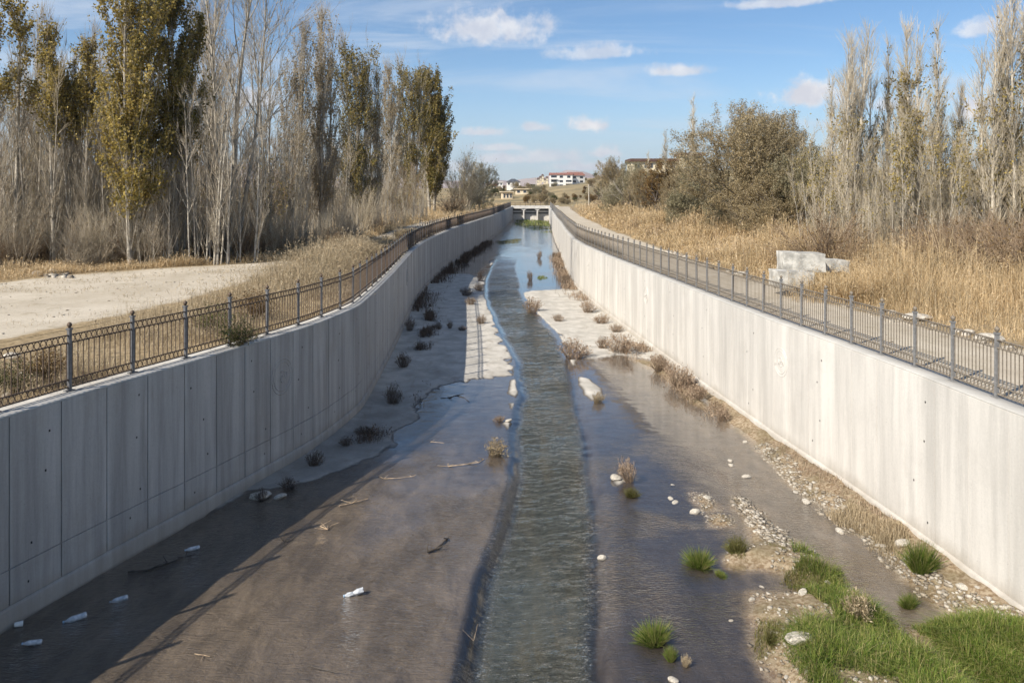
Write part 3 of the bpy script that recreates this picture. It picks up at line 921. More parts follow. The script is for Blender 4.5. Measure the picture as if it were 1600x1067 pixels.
def bank(side):
    X0 = lx(yb_) if side < 0 else rx(yb_)
    x = X0[:, None] + side * offs[None, :]
    y = np.repeat(yb_[:, None], len(offs), 1)
    z = land_z(x, y)
    road = np.zeros_like(x)
    sd = polysd(ROAD_L if side < 0 else ROAD_R, x, y)
    road = sst(-0.9, 0.7, sd)
    n, k = x.shape
    ii = np.arange(n * k).reshape(n, k)
    q = np.stack([ii[:-1, :-1], ii[:-1, 1:], ii[1:, 1:], ii[1:, :-1]], -1).reshape(-1, 4)
    if side < 0: q = q[:, ::-1]
    V = np.stack([x, y, z], -1).reshape(-1, 3)
    nm = 'ground_left' if side < 0 else 'ground_right'
    obj(nm, mesh_np(nm, V, [q], M['ground'], True, {'road': road}), kind='structure',
        label=('left' if side < 0 else 'right') + ' bank, litter and dry soil')
    # the track itself: a sheet just above the bank, fading into it at the rim
    core = (sd > -0.5)
    keep = core[:-1, :-1] | core[:-1, 1:] | core[1:, 1:] | core[1:, :-1]
    V2 = V.copy(); V2[:, 2] += 0.008
    nm = 'dirt_road_left' if side < 0 else 'dirt_road_right'
    obj(nm, mesh_np(nm, V2, [q[keep.ravel()]], M['ground'], True, {'road': road}), kind='structure',
        label='pale dirt track along the ' + ('left' if side < 0 else 'right') + ' bank')


bank(-1); bank(1)
xs = np.concatenate([-np.geomspace(60, 3500, 24)[::-1], np.arange(-57, 140, 3.0), np.geomspace(142, 3500, 24)])
ys = np.concatenate([np.arange(184, 460, 3.5), np.geomspace(465, 4200, 40)])
x, y = np.meshgrid(xs, ys)
V = np.stack([x, y, land_z(x, y)], -1).reshape(-1, 3)
n, k = x.shape
ii = np.arange(n * k).reshape(n, k)
q = np.stack([ii[:-1, :-1], ii[:-1, 1:], ii[1:, 1:], ii[1:, :-1]], -1).reshape(-1, 4)
obj('terrain_far', mesh_np('terrain_far', V, [q], M['slope'], True), kind='structure', label='dry scrubby slopes beyond the bridge')
# bare ridge on the skyline
xs = np.linspace(-5200, 5200, 240); ts = np.linspace(0, 1, 26)
x, tt = np.meshgrid(xs, ts)
y = 4000 + 2600 * tt
ridge = 90 + 75 * fbm(x * 0.0011, x * 0 + 2, 81, 4) + 22 * fbm(x * 0.006, x * 0, 85, 3) + 22 * np.exp(-((x - 420) / 500) ** 2)
z = -4 + ridge * 1.75 * sst(0, 1, tt) + 14 * fbm(x * 0.004, y * 0.004, 88, 4) * tt
V = np.stack([x, y, z], -1).reshape(-1, 3)
n, k = x.shape
ii = np.arange(n * k).reshape(n, k)
q = np.stack([ii[:-1, :-1], ii[:-1, 1:], ii[1:, 1:], ii[1:, :-1]], -1).reshape(-1, 4)
obj('mountains', mesh_np('mountains', V, [q], M['mountain'], True), kind='structure', label='bare pinkish mountain ridge on the horizon')
LZ = lambda x, y: float(land_z(np.array([x]), np.array([y]))[0])

# ------------------------------------------------------------------ vegetation builders
def tube_batch(P, R, k):
    """P (N,n,3) centre lines, R (N,n) radii -> verts, quads"""
    N, n, _ = P.shape
    d = P[:, -1] - P[:, 0]
    d /= np.linalg.norm(d, axis=1, keepdims=True) + 1e-9
    ref = np.where(np.abs(d[:, 2:3]) < 0.9, np.array([[0, 0, 1.0]]), np.array([[1.0, 0, 0]]))
    u = np.cross(d, ref); u /= np.linalg.norm(u, axis=1, keepdims=True) + 1e-9
    v = np.cross(d, u)
    a = np.arange(k) * 2 * np.pi / k
    ring = np.cos(a)[None, :, None] * u[:, None, :] + np.sin(a)[None, :, None] * v[:, None, :]
    V = P[:, :, None, :] + R[:, :, None, None] * ring[:, None, :, :]
    ii = np.arange(N * n * k).reshape(N, n, k)
    j = np.roll(ii, -1, 2)
    q = np.stack([ii[:, :-1], j[:, :-1], j[:, 1:], ii[:, 1:]], -1).reshape(-1, 4)
    return V.reshape(-1, 3), q


def leaf_batch(C, size, rng, aspect=0.45, droop=0.0, up=0.0):
    """small pointed leaves at C"""
    N = len(C)
    a = rng.normal(size=(N, 3)); a[:, 2] += up - droop
    a /= np.linalg.norm(a, axis=1, keepdims=True)
    b = rng.normal(size=(N, 3))
    wv = np.cross(a, b); wv /= np.linalg.norm(wv, axis=1, keepdims=True) + 1e-9
    s = size * rng.uniform(0.6, 1.35, (N, 1))
    V = np.stack([C, C + a * s * 0.5 + wv * s * aspect * 0.5, C + a * s, C + a * s * 0.5 - wv * s * aspect * 0.5], 1)
    return V.reshape(-1, 3), np.arange(N * 4).reshape(N, 4)


def merge(parts):
    V = []; Q_ = []; b = 0
    for v, q in parts:
        V.append(v); Q_.append(q + b); b += len(v)
    return np.concatenate(V), np.concatenate(Q_)


def grow(rng, starts, dirs, lengths, r0, npts, wander=0.08, lift=0.0, r1=0.25):
    """curved shoots: starts (N,3), unit dirs (N,3), lengths (N,) ; lift bends them upwards along their length"""
    N = len(starts)
    P = np.empty((N, npts, 3)); P[:, 0] = starts
    d = dirs.copy()
    st = (lengths / (npts - 1))[:, None]
    for i in range(1, npts):
        d = d + rng.normal(size=(N, 3)) * wander
        d[:, 2] += lift
        d /= np.linalg.norm(d, axis=1, keepdims=True)
        P[:, i] = P[:, i - 1] + d * st
    f = np.linspace(1, r1, npts)[None, :]
    R = np.asarray(r0).reshape(-1, 1) * f * np.ones((N, 1))
    return P, R


def pick(rng, P, R, n, lo=0.1, hi=1.0):
    """n random points on the shoots P, weighted by length, with local direction and radius"""
    N, k, _ = P.shape
    L = np.linalg.norm(P[:, -1] - P[:, 0], axis=1)
    i = rng.choice(N, n, p=L / L.sum())
    t = rng.uniform(lo, hi, n) * (k - 1)
    a = np.minimum(t.astype(int), k - 2); f = (t - a)[:, None]
    p = P[i, a] * (1 - f) + P[i, a + 1] * f
    d = P[i, a + 1] - P[i, a]; d /= np.linalg.norm(d, axis=1, keepdims=True) + 1e-9
    r = R[i, a]
    return p, d, r, i


def cone(rng, d, ang):
    """directions tilted from d by about ang radians"""
    n = rng.normal(size=d.shape)
    n -= (n * d).sum(1, keepdims=True) * d
    n /= np.linalg.norm(n, axis=1, keepdims=True) + 1e-9
    a = (ang if np.ndim(ang) else np.full(len(d), ang))[:, None] * rng.uniform(0.6, 1.4, (len(d), 1))
    return d * np.cos(a) + n * np.sin(a)


def poplar(seed, h=14.0, stems=1, nprim=110, ntwig=1500, nleaf=0, leaf='leaf_gold', lz=(0.3, 1.0), width=0.11, bark='bark', twig='twig',
           leafsize=0.12, low=0.06, r0=None, tw=0.007, lband=None):
    """columnar poplar: one or several upright stems, steep branches, fine twigs, leaves kept in part of the crown"""
    rng = np.random.default_rng(seed)
    st = np.zeros((stems, 3))
    if stems > 1:
        st[:, :2] = rng.normal(size=(stems, 2)) * (0.28 if stems < 6 else 0.55)
    up = np.tile([[0, 0, 1.0]], (stems, 1)); up[:, :2] += st[:, :2] * 0.10 + rng.normal(size=(stems, 2)) * 0.015
    hs = h * np.where(np.arange(stems) == 0, 1.0, rng.uniform(0.7, 0.97, stems))
    rr = (r0 or h * 0.0105) * np.where(np.arange(stems) == 0, 1.0, 0.75)
    TP, TRd = grow(rng, st, up / np.linalg.norm(up, axis=1, keepdims=True), hs, rr, 12, 0.012, 0.01, 0.12)
    trunk = tube_batch(TP, TRd, 7)
    p, d, r, i = pick(rng, TP, TRd, nprim, low, 0.97)
    rel = p[:, 2] / h
    L = h * width * (0.45 + 1.9 * np.sqrt(np.clip(1.0 - rel, 0, 1))) * rng.uniform(0.6, 1.2, nprim)
    BP, BR = grow(rng, p, cone(rng, np.tile([[0, 0, 1.0]], (nprim, 1)), 0.42), L, np.minimum(r * 0.5, 0.010 + 0.006 * L), 6, 0.05, 0.09, 0.3)
    br = tube_batch(BP, BR, 4)
    p, d, r, i = pick(rng, BP, BR, ntwig, 0.15, 1.0)
    L = rng.uniform(0.35, 1.15, ntwig) * h / 14
    WP, WR = grow(rng, p, cone(rng, d, 0.38), L, np.full(ntwig, tw), 4, 0.05, 0.07, 0.45)
    tg = tube_batch(WP, WR, 3)
    parts = [('trunk', mesh_np('trunk', trunk[0], [trunk[1]], M[bark], True)),
             ('branches', mesh_np('branches', br[0], [br[1]], M[bark], True)),
             ('crown', mesh_np('crown', tg[0], [tg[1]], M[twig]))]
    if nleaf:
        AP = np.concatenate([WP, BP[:, [0, 2, 4, 5]]]); AR = np.concatenate([WR, BR[:, [0, 2, 4, 5]]])
        p, d, r, i = pick(rng, AP, AR, nleaf * 3, 0.2, 1.0)
        rel = p[:, 2] / h
        keep = sst(lz[0] - 0.07, lz[0] + 0.07, rel) * sst(lz[1] + 0.05, lz[1] - 0.05, rel)
        clump = vn(p[:, 0] * 1.3 + seed, p[:, 2] * 0.8, seed) + 0.6 * vn(p[:, 1] * 1.5, p[:, 2] * 1.6, seed + 4)
        keep = keep * sst(-0.45, 0.05, clump)
        if lband:
            keep *= sst(lband[0], lband[1], p[:, 0] / (h * 0.1))
        ok = rng.uniform(size=len(p)) < keep
        p = p[ok][:nleaf] + rng.normal(size=(min(nleaf, ok.sum()), 3)) * 0.06
        lv = leaf_batch(p, leafsize, rng, 0.75)
        parts.append(('foliage', mesh_np('foliage', lv[0], [lv[1]], M[leaf])))
    return parts


def round_tree(seed, h, rx_, lobes=9, nclump=420, per=42, leaf='leaf_willow', size=0.13, aspect=0.28, bark='bark_dark', twig='twig', droop=0.25, base=0.12, stems=3, limbs=26, ntw=900, up=0.0):
    """willow-like rounded tree: limbs forking to clumps of narrow leaves, uneven outline, gaps between the clumps"""
    rng = np.random.default_rng(seed)
    st = np.zeros((stems, 3)); st[:, :2] = rng.normal(size=(stems, 2)) * rx_ * 0.06
    dirs = np.tile([[0, 0, 1.0]], (stems, 1)); dirs[:, :2] += rng.normal(size=(stems, 2)) * 0.28
    TP, TRd = grow(rng, st, dirs / np.linalg.norm(dirs, axis=1, keepdims=True), np.full(stems, h * 0.55), np.full(stems, h * 0.018), 8, 0.10, 0.02, 0.4)
    trunk = tube_batch(TP, TRd, 7)
    p, d, r, i = pick(rng, TP, TRd, limbs, 0.2, 1.0)
    LP, LR = grow(rng, p, cone(rng, d, 0.75), h * rng.uniform(0.22, 0.5, limbs), np.minimum(r * 0.7, 0.07), 7, 0.13, 0.06, 0.25)
    limb = tube_batch(LP, LR, 5)
    # lobes of the crown
    ang = rng.uniform(0, 2 * np.pi, lobes); rad = rx_ * rng.uniform(0.15, 0.72, lobes)
    lc = np.stack([np.cos(ang) * rad, np.sin(ang) * rad, h * rng.uniform(base + 0.2, 0.80, lobes)], -1)
    lc[0] = (0, 0, h * 0.78)
    lr = rx_ * rng.uniform(0.30, 0.52, lobes)
    k = rng.integers(0, lobes, nclump)
    dv = rng.normal(size=(nclump, 3)); dv /= np.linalg.norm(dv, axis=1, keepdims=True)
    rr = rng.uniform(0.25, 1.0, (nclump, 1)) ** 0.45 * rng.uniform(0.8, 1.15, (nclump, 1))
    C = lc[k] + dv * rr * lr[k][:, None] * np.array([1, 1, 1.25])
    C[:, 2] = np.clip(C[:, 2], h * base * rng.uniform(0.5, 1.6, nclump), h)
    # a shoot through each clump, leaning outwards and up, leaves strung along it
    d0 = C - np.array([0, 0, h * 0.3]); d0 /= np.linalg.norm(d0, axis=1, keepdims=True) + 1e-9
    d0[:, 2] += 0.5 + up; d0 /= np.linalg.norm(d0, axis=1, keepdims=True)
    SL = rng.uniform(0.07, 0.15, nclump) * h * 0.8
    SP, SR = grow(rng, C - d0 * SL[:, None] * 0.5, cone(rng, d0, 0.3), SL, np.full(nclump, 0.014), 5, 0.10, -0.03 * droop * 4, 0.3)
    sh = tube_batch(SP, SR, 3)
    p, d, r, i = pick(rng, SP, SR, ntw, 0.1, 0.9)
    WP, WR = grow(rng, p, cone(rng, d, 0.6), rng.uniform(0.3, 0.8, ntw) * h / 10, np.full(ntw, 0.006), 4, 0.1, 0.0, 0.5)
    tg = merge([sh, tube_batch(WP, WR, 3)])
    AP = np.concatenate([SP[:, [0, 1, 3, 4]], WP]); AR = np.concatenate([SR[:, [0, 1, 3, 4]], WR])
    p, d, r, i = pick(rng, AP, AR, nclump * per, 0.05, 1.0)
    p = p + rng.normal(size=p.shape) * 0.11 * h / 9
    lv = leaf_batch(p, size, rng, aspect, droop, up)
    return [('trunk', mesh_np('trunk', *[trunk[0], [trunk[1]]], M[bark], True)), ('limbs', mesh_np('limbs', limb[0], [limb[1]], M[bark], True)),
            ('crown', mesh_np('crown', tg[0], [tg[1]], M[twig])), ('foliage', mesh_np('foliage', lv[0], [lv[1]], M[leaf]))]


def bare_shrub(seed, h, spread=0.4, nstem=26, ntw=500, mat='twig_pale', nleaf=0, leaf='leaf_gold', r=0.016, lift=0.05, tw=0.0055, leafsize=0.08):
    rng = np.random.default_rng(seed)
    st = np.zeros((nstem, 3)); st[:, :2] = rng.normal(size=(nstem, 2)) * 0.07 * h
    d = np.tile([[0, 0, 1.0]], (nstem, 1)); d[:, :2] += rng.normal(size=(nstem, 2)) * spread
    d /= np.linalg.norm(d, axis=1, keepdims=True)
    SP, SR = grow(rng, st, d, h * rng.uniform(0.55, 1.05, nstem), np.full(nstem, r), 7, 0.05, lift, 0.3)
    stems = tube_batch(SP, SR, 4)
    p, dd, rr, i = pick(rng, SP, SR, ntw, 0.2, 1.0)
    WP, WR = grow(rng, p, cone(rng, dd, 0.45), rng.uniform(0.1, 0.32, ntw) * h, np.full(ntw, tw), 4, 0.07, 0.03, 0.4)
    tg = tube_batch(WP, WR, 3)
    parts = [('stems', mesh_np('stems', stems[0], [stems[1]], M[mat], True)), ('crown', mesh_np('crown', tg[0], [tg[1]], M[mat]))]
    if nleaf:
        p, d, r_, i = pick(rng, WP, WR, nleaf, 0.1, 1.0)
        lv = leaf_batch(p + rng.normal(size=p.shape) * 0.03, leafsize, rng, 0.6)
        parts.append(('foliage', mesh_np('foliage', lv[0], [lv[1]], M[leaf])))
    return parts


def plant(name, parts, loc, label, cat, group=None, scale=(1, 1, 1), rz=0.0):
    e = empty(name, loc, label, cat, group, rz, scale)
    for pn, me in parts:
        obj(pn, me, e, kind=None if pn == 'trunk' else 'stuff')
    return e


def blades(X, Y, Z, hgt, wid, rng, lean=0.35, seed_heads=False):
    """bent grass blades standing at the points"""
    N = len(X)
    a = rng.uniform(0, 2 * np.pi, N)
    b = a + rng.normal(size=N) * 0.5 + 1.57
    l = np.abs(rng.normal(size=N)) * lean
    h = hgt * rng.uniform(0.55, 1.25, N)
    base = np.stack([X, Y, Z], -1)
    ln = np.stack([np.cos(a), np.sin(a), np.zeros(N)], -1)
    wv = np.stack([np.cos(b), np.sin(b), np.zeros(N)], -1) * np.asarray(wid).reshape(-1, 1)
    mid = base + ln * (l * h * 0.35)[:, None]; mid[:, 2] += h * 0.55
    top = base + ln * (l * h * 1.05)[:, None]; top[:, 2] += h * (1 - 0.35 * np.clip(l, 0, 1.2))
    V = np.stack([base - wv, base + wv, mid - wv * 0.8, mid + wv * 0.8, top - wv * 0.25, top + wv * 0.25], 1).reshape(-1, 3)
    o = np.arange(N)[:, None] * 6
    q = np.concatenate([o + np.array([[0, 1, 3, 2]]), o + np.array([[2, 3, 5, 4]])])
    return V, q


def tuft_mesh(seed, h, n, mat, spread=0.5, wid=0.006, lean=0.5, heads=0):
    """dome shaped clump: stalks fanning out from a small foot, with side sprigs"""
    rng = np.random.default_rng(seed)
    r = np.sqrt(rng.uniform(0, 1, n)); a = rng.uniform(0, 2 * np.pi, n)
    W_ = spread * h * 0.5
    st = np.stack([np.cos(a) * r * W_ * 0.45, np.sin(a) * r * W_ * 0.45, np.full(n, -0.02)], -1)
    tip = np.stack([np.cos(a) * r * W_, np.sin(a) * r * W_, h * np.sqrt(np.maximum(0.05, 1 - 0.8 * r * r)) * rng.uniform(0.55, 1.1, n)], -1)
    tip[:, :2] += rng.normal(size=(n, 2)) * W_ * 0.18
    mid = st * 0.5 + tip * 0.5; mid[:, 2] += h * 0.06
    mid += rng.normal(size=(n, 3)) * h * 0.03
    P = np.stack([st, mid, tip], 1)
    v, q = tube_batch(P, np.full((n, 3), wid) * np.array([[1, 0.8, 0.35]]), 3)
    parts = [(v, q)]
    if heads:
        i = rng.integers(0, n, heads); t_ = rng.uniform(0.2, 1.0, (heads, 1))
        C = P[i, 1] * (1 - t_) + P[i, 2] * t_ + rng.normal(size=(heads, 3)) * 0.012
        parts.append(leaf_batch(C, 0.065, rng, 0.28, up=0.7))
    V, Q_ = merge(parts)
    return mesh_np('stalks', V, [Q_], M[mat])


# ------------------------------------------------------------------ trees of the left bank
PR = {}
PR['big_a'] = poplar(11, 15, 5, 230, 3200, 32000, 'leaf_gold', (0.20, 1.0), 0.125, leafsize=0.14, low=0.02)
PR['big_b'] = poplar(12, 15, 4, 210, 3000, 26000, 'leaf_olive', (0.40, 1.0), 0.115, leafsize=0.14, low=0.02)
PR['top_a'] = poplar(13, 13, 2, 130, 2200, 9000, 'leaf_gold', (0.62, 1.0), 0.095, low=0.02, leafsize=0.13)
PR['top_b'] = poplar(14, 13, 2, 130, 2200, 8500, 'leaf_gold', (0.56, 0.96), 0.09, low=0.02, leafsize=0.13)
PR['dense'] = poplar(15, 17, 4, 260, 3600, 52000, 'leaf_olive', (0.06, 1.0), 0.125, leafsize=0.18, twig='twig_brown')
PR['half_a'] = poplar(16, 17, 4, 220, 4200, 20000, 'leaf_olive', (0.12, 0.97), 0.12, leafsize=0.16)
PR['half_b'] = poplar(17, 17, 3, 220, 4600, 11000, 'leaf_brown', (0.06, 0.99), 0.11, leafsize=0.14)
PR['bare_a'] = poplar(18, 15, 2, 170, 3200, 500, 'leaf_gold', (0.2, 0.5), 0.095, twig='twig')
PR['bare_b'] = poplar(19, 15, 3, 180, 3200, 900, 'leaf_brown', (0.3, 0.9), 0.105, twig='twig', bark='bark_pale')
PR['sap_a'] = poplar(20, 9, 6, 100, 1300, 0, width=0.085, low=0.015, twig='twig', bark='bark_pale', r0=0.05)
PR['sap_b'] = poplar(21, 9, 8, 110, 1500, 400, 'leaf_brown', (0.2, 0.9), width=0.10, low=0.015, twig='twig', bark='bark', r0=0.045)
PR['sap_c'] = poplar(22, 9, 7, 100, 1300, 0, width=0.08, low=0.015, twig='twig_pale', bark='bark_pale', r0=0.05)
PR['sap_d'] = poplar(23, 9, 8, 110, 1600, 700, 'leaf_gold', (0.2, 0.8), width=0.11, low=0.015, twig='twig_brown', bark='bark', r0=0.04)


def spreading(seed, h):
    """tall bare tree with a forked trunk and long ascending limbs"""
    rng = np.random.default_rng(seed)
    TP, TRd = grow(rng, np.array([[0, 0, 0.], [0.3, 0.1, 0], [-0.25, 0.2, 0]]), np.array([[0.02, 0, 1.0], [0.16, 0.05, 1], [-0.12, 0, 1]]), np.array([h, h * 0.9, h * 0.85]), np.array([0.17, 0.13, 0.12]), 12, 0.035, 0.01, 0.15)
    tk = tube_batch(TP, TRd, 7)
    p, d, r, i = pick(rng, TP, TRd, 60, 0.15, 0.95)
    BP, BR = grow(rng, p, cone(rng, d, 0.55), h * rng.uniform(0.14, 0.34, 60), np.minimum(r * 0.5, 0.05), 8, 0.07, 0.05, 0.2)
    br = tube_batch(BP, BR, 5)
    p, d, r, i = pick(rng, BP, BR, 420, 0.2, 1.0)
    CP, CR = grow(rng, p, cone(rng, d, 0.5), rng.uniform(0.6, 2.2, 420), np.full(420, 0.014), 5, 0.08, 0.03, 0.3)
    br2 = tube_batch(CP, CR, 4)
    p, d, r, i = pick(rng, CP, CR, 2600, 0.1, 1.0)
    WP, WR = grow(rng, p, cone(rng, d, 0.5), rng.uniform(0.25, 0.8, 2600), np.full(2600, 0.0065), 4, 0.08, 0.02, 0.4)
    tg = tube_batch(WP, WR, 3)
    b = merge([br, br2])
    return [('trunk', mesh_np('trunk', tk[0], [tk[1]], M['bark'], True)), ('branches', mesh_np('branches', b[0], [b[1]], M['bark'], True)),
            ('crown', mesh_np('crown', tg[0], [tg[1]], M['twig']))]


PR['spread'] = spreading(31, 16)
PH = {'big_a': 15, 'big_b': 15, 'top_a': 13, 'top_b': 13, 'dense': 17, 'half_a': 17, 'half_b': 17, 'bare_a': 15, 'bare_b': 15, 'sap_a': 9, 'sap_b': 9, 'sap_c': 9, 'sap_d': 9, 'spread': 16}


def place(px, Y, ytop, kind, name, label, group, rnd, fat=1.0, cat='tree'):
    X = (px - 800) * Y / F
    z = LZ(X, Y) - 0.05
    hh = H + (YH - ytop) * Y / F - z
    s = hh / PH[kind]
    return plant(name, PR[kind], (X, Y, z), label, cat, group, (s * fat, s * fat, s), rnd.uniform(0, 6.28))


ROADTOP = lambda px: np.interp(px, [-300, 0, 120, 300, 470, 540, 600, 640, 690], [24.5, 28.6, 31.5, 35.3, 38.6, 47.5, 62, 78, 100])
rnd = random.Random(11)
MAIN_L = [
    (10, 35, -25, 'top_a', 'leafy_poplar', 'poplar at the left edge with a tuft of gold leaves only at its top', 1.0),
    (90, 36, 28, 'top_b', 'leafy_poplar', 'slim half bare poplar with gold leaves high up, left of its darker twin', 0.85),
    (137, 37, 55, 'top_b', 'leafy_poplar', 'slim poplar with hanging gold leaves just left of the huge leafy poplar', 0.9),
    (212, 36, -75, 'big_a', 'leafy_poplar', 'huge gold leafed poplar with many stems, broadest of the left stand', 0.9),
    (278, 38, -25, 'big_b', 'leafy_poplar', 'huge olive leafed poplar touching the right side of the gold one', 0.85),
    (362, 42, -90, 'spread', 'bare_tree', 'tall bare tree with forked pale trunk and wide limbs in the left stand', 1.0),
    (418, 46, 15, 'spread', 'bare_tree', 'shorter bare tree with wide limbs right of the tall forked one', 0.8),
    (328, 47, -30, 'bare_b', 'bare_poplar', 'tall bare poplar between the olive leafy poplar and the forked tree', 0.9),
    (60, 44, 25, 'bare_a', 'bare_poplar', 'grey bare poplar showing its tip behind the leftmost leafy poplars', 0.9),
    (168, 46, 70, 'bare_a', 'bare_poplar', 'grey bare poplar left behind the huge gold poplar', 0.9),
    (465, 60, 42, 'half_b', 'withered_poplar', 'withered brown poplar, left one of the two slim spires', 0.75),
    (502, 62, 20, 'half_b', 'withered_poplar', 'tallest slim withered poplar spire with pointed tip in the left row', 0.75),
    (556, 70, 60, 'half_a', 'withered_poplar', 'half leafy poplar with olive left flank, middle of the left row', 0.85),
    (588, 73, 118, 'half_b', 'withered_poplar', 'short withered poplar at the right side of the half leafy one', 0.7),
    (612, 104, 108, 'half_b', 'withered_poplar', 'brown poplar second from the right end of the left row', 0.85),
    (640, 116, 95, 'half_a', 'withered_poplar', 'brown and olive poplar touching the dense dark one', 0.9),
    (677, 126, 110, 'dense', 'leafy_poplar', 'dense dark olive poplar at the right end of the left row', 0.95),
]
for px, Y, yt, kd, nm, lab, fat in MAIN_L:
    place(px, Y, yt, kd, nm, lab, 'poplar stand on the left bank', rnd, fat)
saps = []
for i in range(54):
    px = -90 + i * 10.4 + rnd.uniform(-8, 8)
    Y = rnd.uniform(35.5, 54)
    saps.append((px, Y, rnd.uniform(70, 240) - (30 if px < 200 else 0)))
for i in range(32):
    px = 440 + i * 7.2 + rnd.uniform(-6, 6)
    Y = 53 + (px - 440) * 0.15 + rnd.uniform(-2, 12)
    saps.append((px, Y, rnd.uniform(170, 270) if px < 585 else rnd.uniform(250, 300)))
for px, Y in ((-160, 38), (-240, 42), (-330, 37), (-420, 45)):
    saps.append((px, Y, 60))
saps.sort()
for i, (px, Y, yt) in enumerate(saps):
    Y = max(Y, float(ROADTOP(px)) + 1.0)
    kd = rnd.choice(['sap_a', 'sap_b', 'sap_c', 'sap_d', 'sap_a', 'sap_c'])
    place(px, Y, yt, kd, 'poplar_sapling', 'grey bare thicket of thin poplar stems, %s clump from the left in the left stand' % ordn(i + 1), 'bare poplar saplings of the left stand', rnd, 1.0)
# low brush under the left stand
SH = {'a': bare_shrub(41, 2.0, 0.55, 40, 900, 'twig_brown', 300, 'leaf_rust', 0.011, 0.03),
      'b': bare_shrub(42, 2.0, 0.6, 34, 800, 'twig', 0, r=0.011, lift=0.02),
      'c': bare_shrub(43, 2.0, 0.5, 40, 900, 'twig_brown', 1600, 'leaf_green', 0.011, 0.02),
      'fan': bare_shrub(44, 6.0, 0.22, 26, 800, 'twig_pale', 160, 'leaf_gold', 0.020, 0.035, 0.0058),
      'fan2': bare_shrub(45, 6.0, 0.34, 22, 700, 'twig_pale', 0, 'leaf_gold', 0.022, 0.045, 0.0058),
      'fan3': bare_shrub(46, 6.0, 0.26, 24, 900, 'twig', 500, 'leaf_rust', 0.018, 0.035, 0.0058),
      'dark': bare_shrub(47, 2.0, 0.75, 60, 1500, 'twig_brown', 900, 'leaf_rust', 0.011, 0.0, 0.006, 0.06)}
tb = sorted((-80 + i * 24 + rnd.uniform(-9, 9), rnd.uniform(0.4, 5.0), rnd.uniform(1.6, 3.6)) for i in range(31))
for i, (px, dY, hh) in enumerate(tb):
    Y = max(33.5, float(ROADTOP(px)) + 1.4) + dY
    X = (px - 800) * Y / F
    s = hh / 6.0
    plant('bare_shrub', SH['fan3' if i % 3 else 'fan'], (X, Y, LZ(X, Y) - 0.03), 'tan bare upright shrub at the feet of the left stand, %s from the left' % ordn(i + 1), 'bush', 'bare shrubs under the left stand', (s * 1.3, s * 1.3, s), rnd.uniform(0, 6.28))
br = []
for i in range(20):
    px = -60 + i * 34 + rnd.uniform(-10, 10)
    Y = max(34.0, float(ROADTOP(px)) + 1.2) + rnd.uniform(0.3, 3.5)
    br.append((px, Y))
for i, (px, Y) in enumerate(br):
    X = (px - 800) * Y / F
    k = rnd.choice(['a', 'b', 'a', 'c', 'dark'])
    s = rnd.uniform(0.45, 1.0)
    plant('brush', SH[k], (X, Y, LZ(X, Y) - 0.03), 'low brown brush at the feet of the left stand, %s from the left' % ordn(i + 1), 'bush', 'brush under the left stand', (s * 1.2, s * 1.2, s), rnd.uniform(0, 6.28))

# ------------------------------------------------------------------ trees of the right bank
PR['pale_a'] = poplar(51, 11, 3, 130, 2300, 700, 'leaf_gold', (0.35, 0.62), 0.072, twig='twig_pale', bark='bark_pale', leafsize=0.11)
PR['pale_b'] = poplar(52, 11, 2, 120, 2200, 1900, 'leaf_gold', (0.38, 0.80), 0.078, twig='twig_pale', bark='bark_pale', leafsize=0.11)
PR['pale_c'] = poplar(53, 11, 1, 90, 1700, 200, 'leaf_olive', (0.6, 0.95), 0.055, twig='twig_pale', bark='bark_pale', leafsize=0.12)
PR['pale_s'] = poplar(54, 8, 6, 90, 1500, 260, 'leaf_gold', (0.3, 0.9), 0.08, twig='twig_pale', bark='bark_pale', r0=0.035, tw=0.006)
PR['pale_t'] = poplar(55, 8, 4, 80, 1400, 900, 'leaf_gold', (0.45, 0.95), 0.085, twig='twig_pale', bark='bark_pale', r0=0.04, tw=0.006)
PH.update(pale_s=8, pale_t=8, pale_a=11, pale_b=11, pale_c=11)
MAIN_R = [
    (1085, 92, 152, 'pale_c', 'lone slim bare poplar rising left of the big willow', 0.9),
    (1040, 92, 205, 'pale_c', 'slim poplar with a few dark leaves in front of the brown roofed house', 0.9),
    (1014, 95, 238, 'pale_c', 'small slim poplar left of the poplar before the brown roofed house', 0.9),
    (1300, 38, 120, 'pale_c', 'thin leafless poplar just right of the willow', 0.8),
    (1322, 35, 40, 'pale_a', 'pale bare poplar, left one of the tall twin crowns on the right bank', 1.0),
    (1348, 35.5, 44, 'pale_a', 'pale bare poplar, right one of the tall twin crowns on the right bank', 0.9),
    (1384, 36, 62, 'pale_c', 'thin pale poplar with a dark leaf tuft right of the twin crowns', 0.8),
    (1412, 36, 120, 'pale_b', 'short pale poplar with scattered gold leaves right of the tufted one', 0.8),
    (1438, 34.5, 42, 'pale_b', 'pale poplar with gold leaves at mid height, middle of the right stand', 1.0),
    (1470, 35, 34, 'pale_c', 'thin pale poplar right of the gold flecked one', 0.8),
    (1492, 37, 140, 'pale_b', 'short gold flecked poplar in the gap of the right stand', 0.8),
    (1543, 33, -5, 'pale_a', 'tall pale poplar left in the group at the right edge', 1.0),
    (1570, 33.5, 10, 'pale_c', 'thin pale poplar in the middle of the group at the right edge', 0.9),
    (1596, 32.5, -60, 'pale_a', 'tallest pale poplar at the right edge of the picture', 1.0),
    (1640, 33, -40, 'pale_b', 'pale poplar just beyond the right edge group', 1.0),
    (1700, 34, 0, 'pale_a', 'pale poplar far right of the right edge group', 1.0),
]
for px, Y, yt, kd, lab, fat in MAIN_R:
    place(px, Y, yt, kd, 'bare_poplar', lab, 'bare poplars on the right bank', rnd, fat)
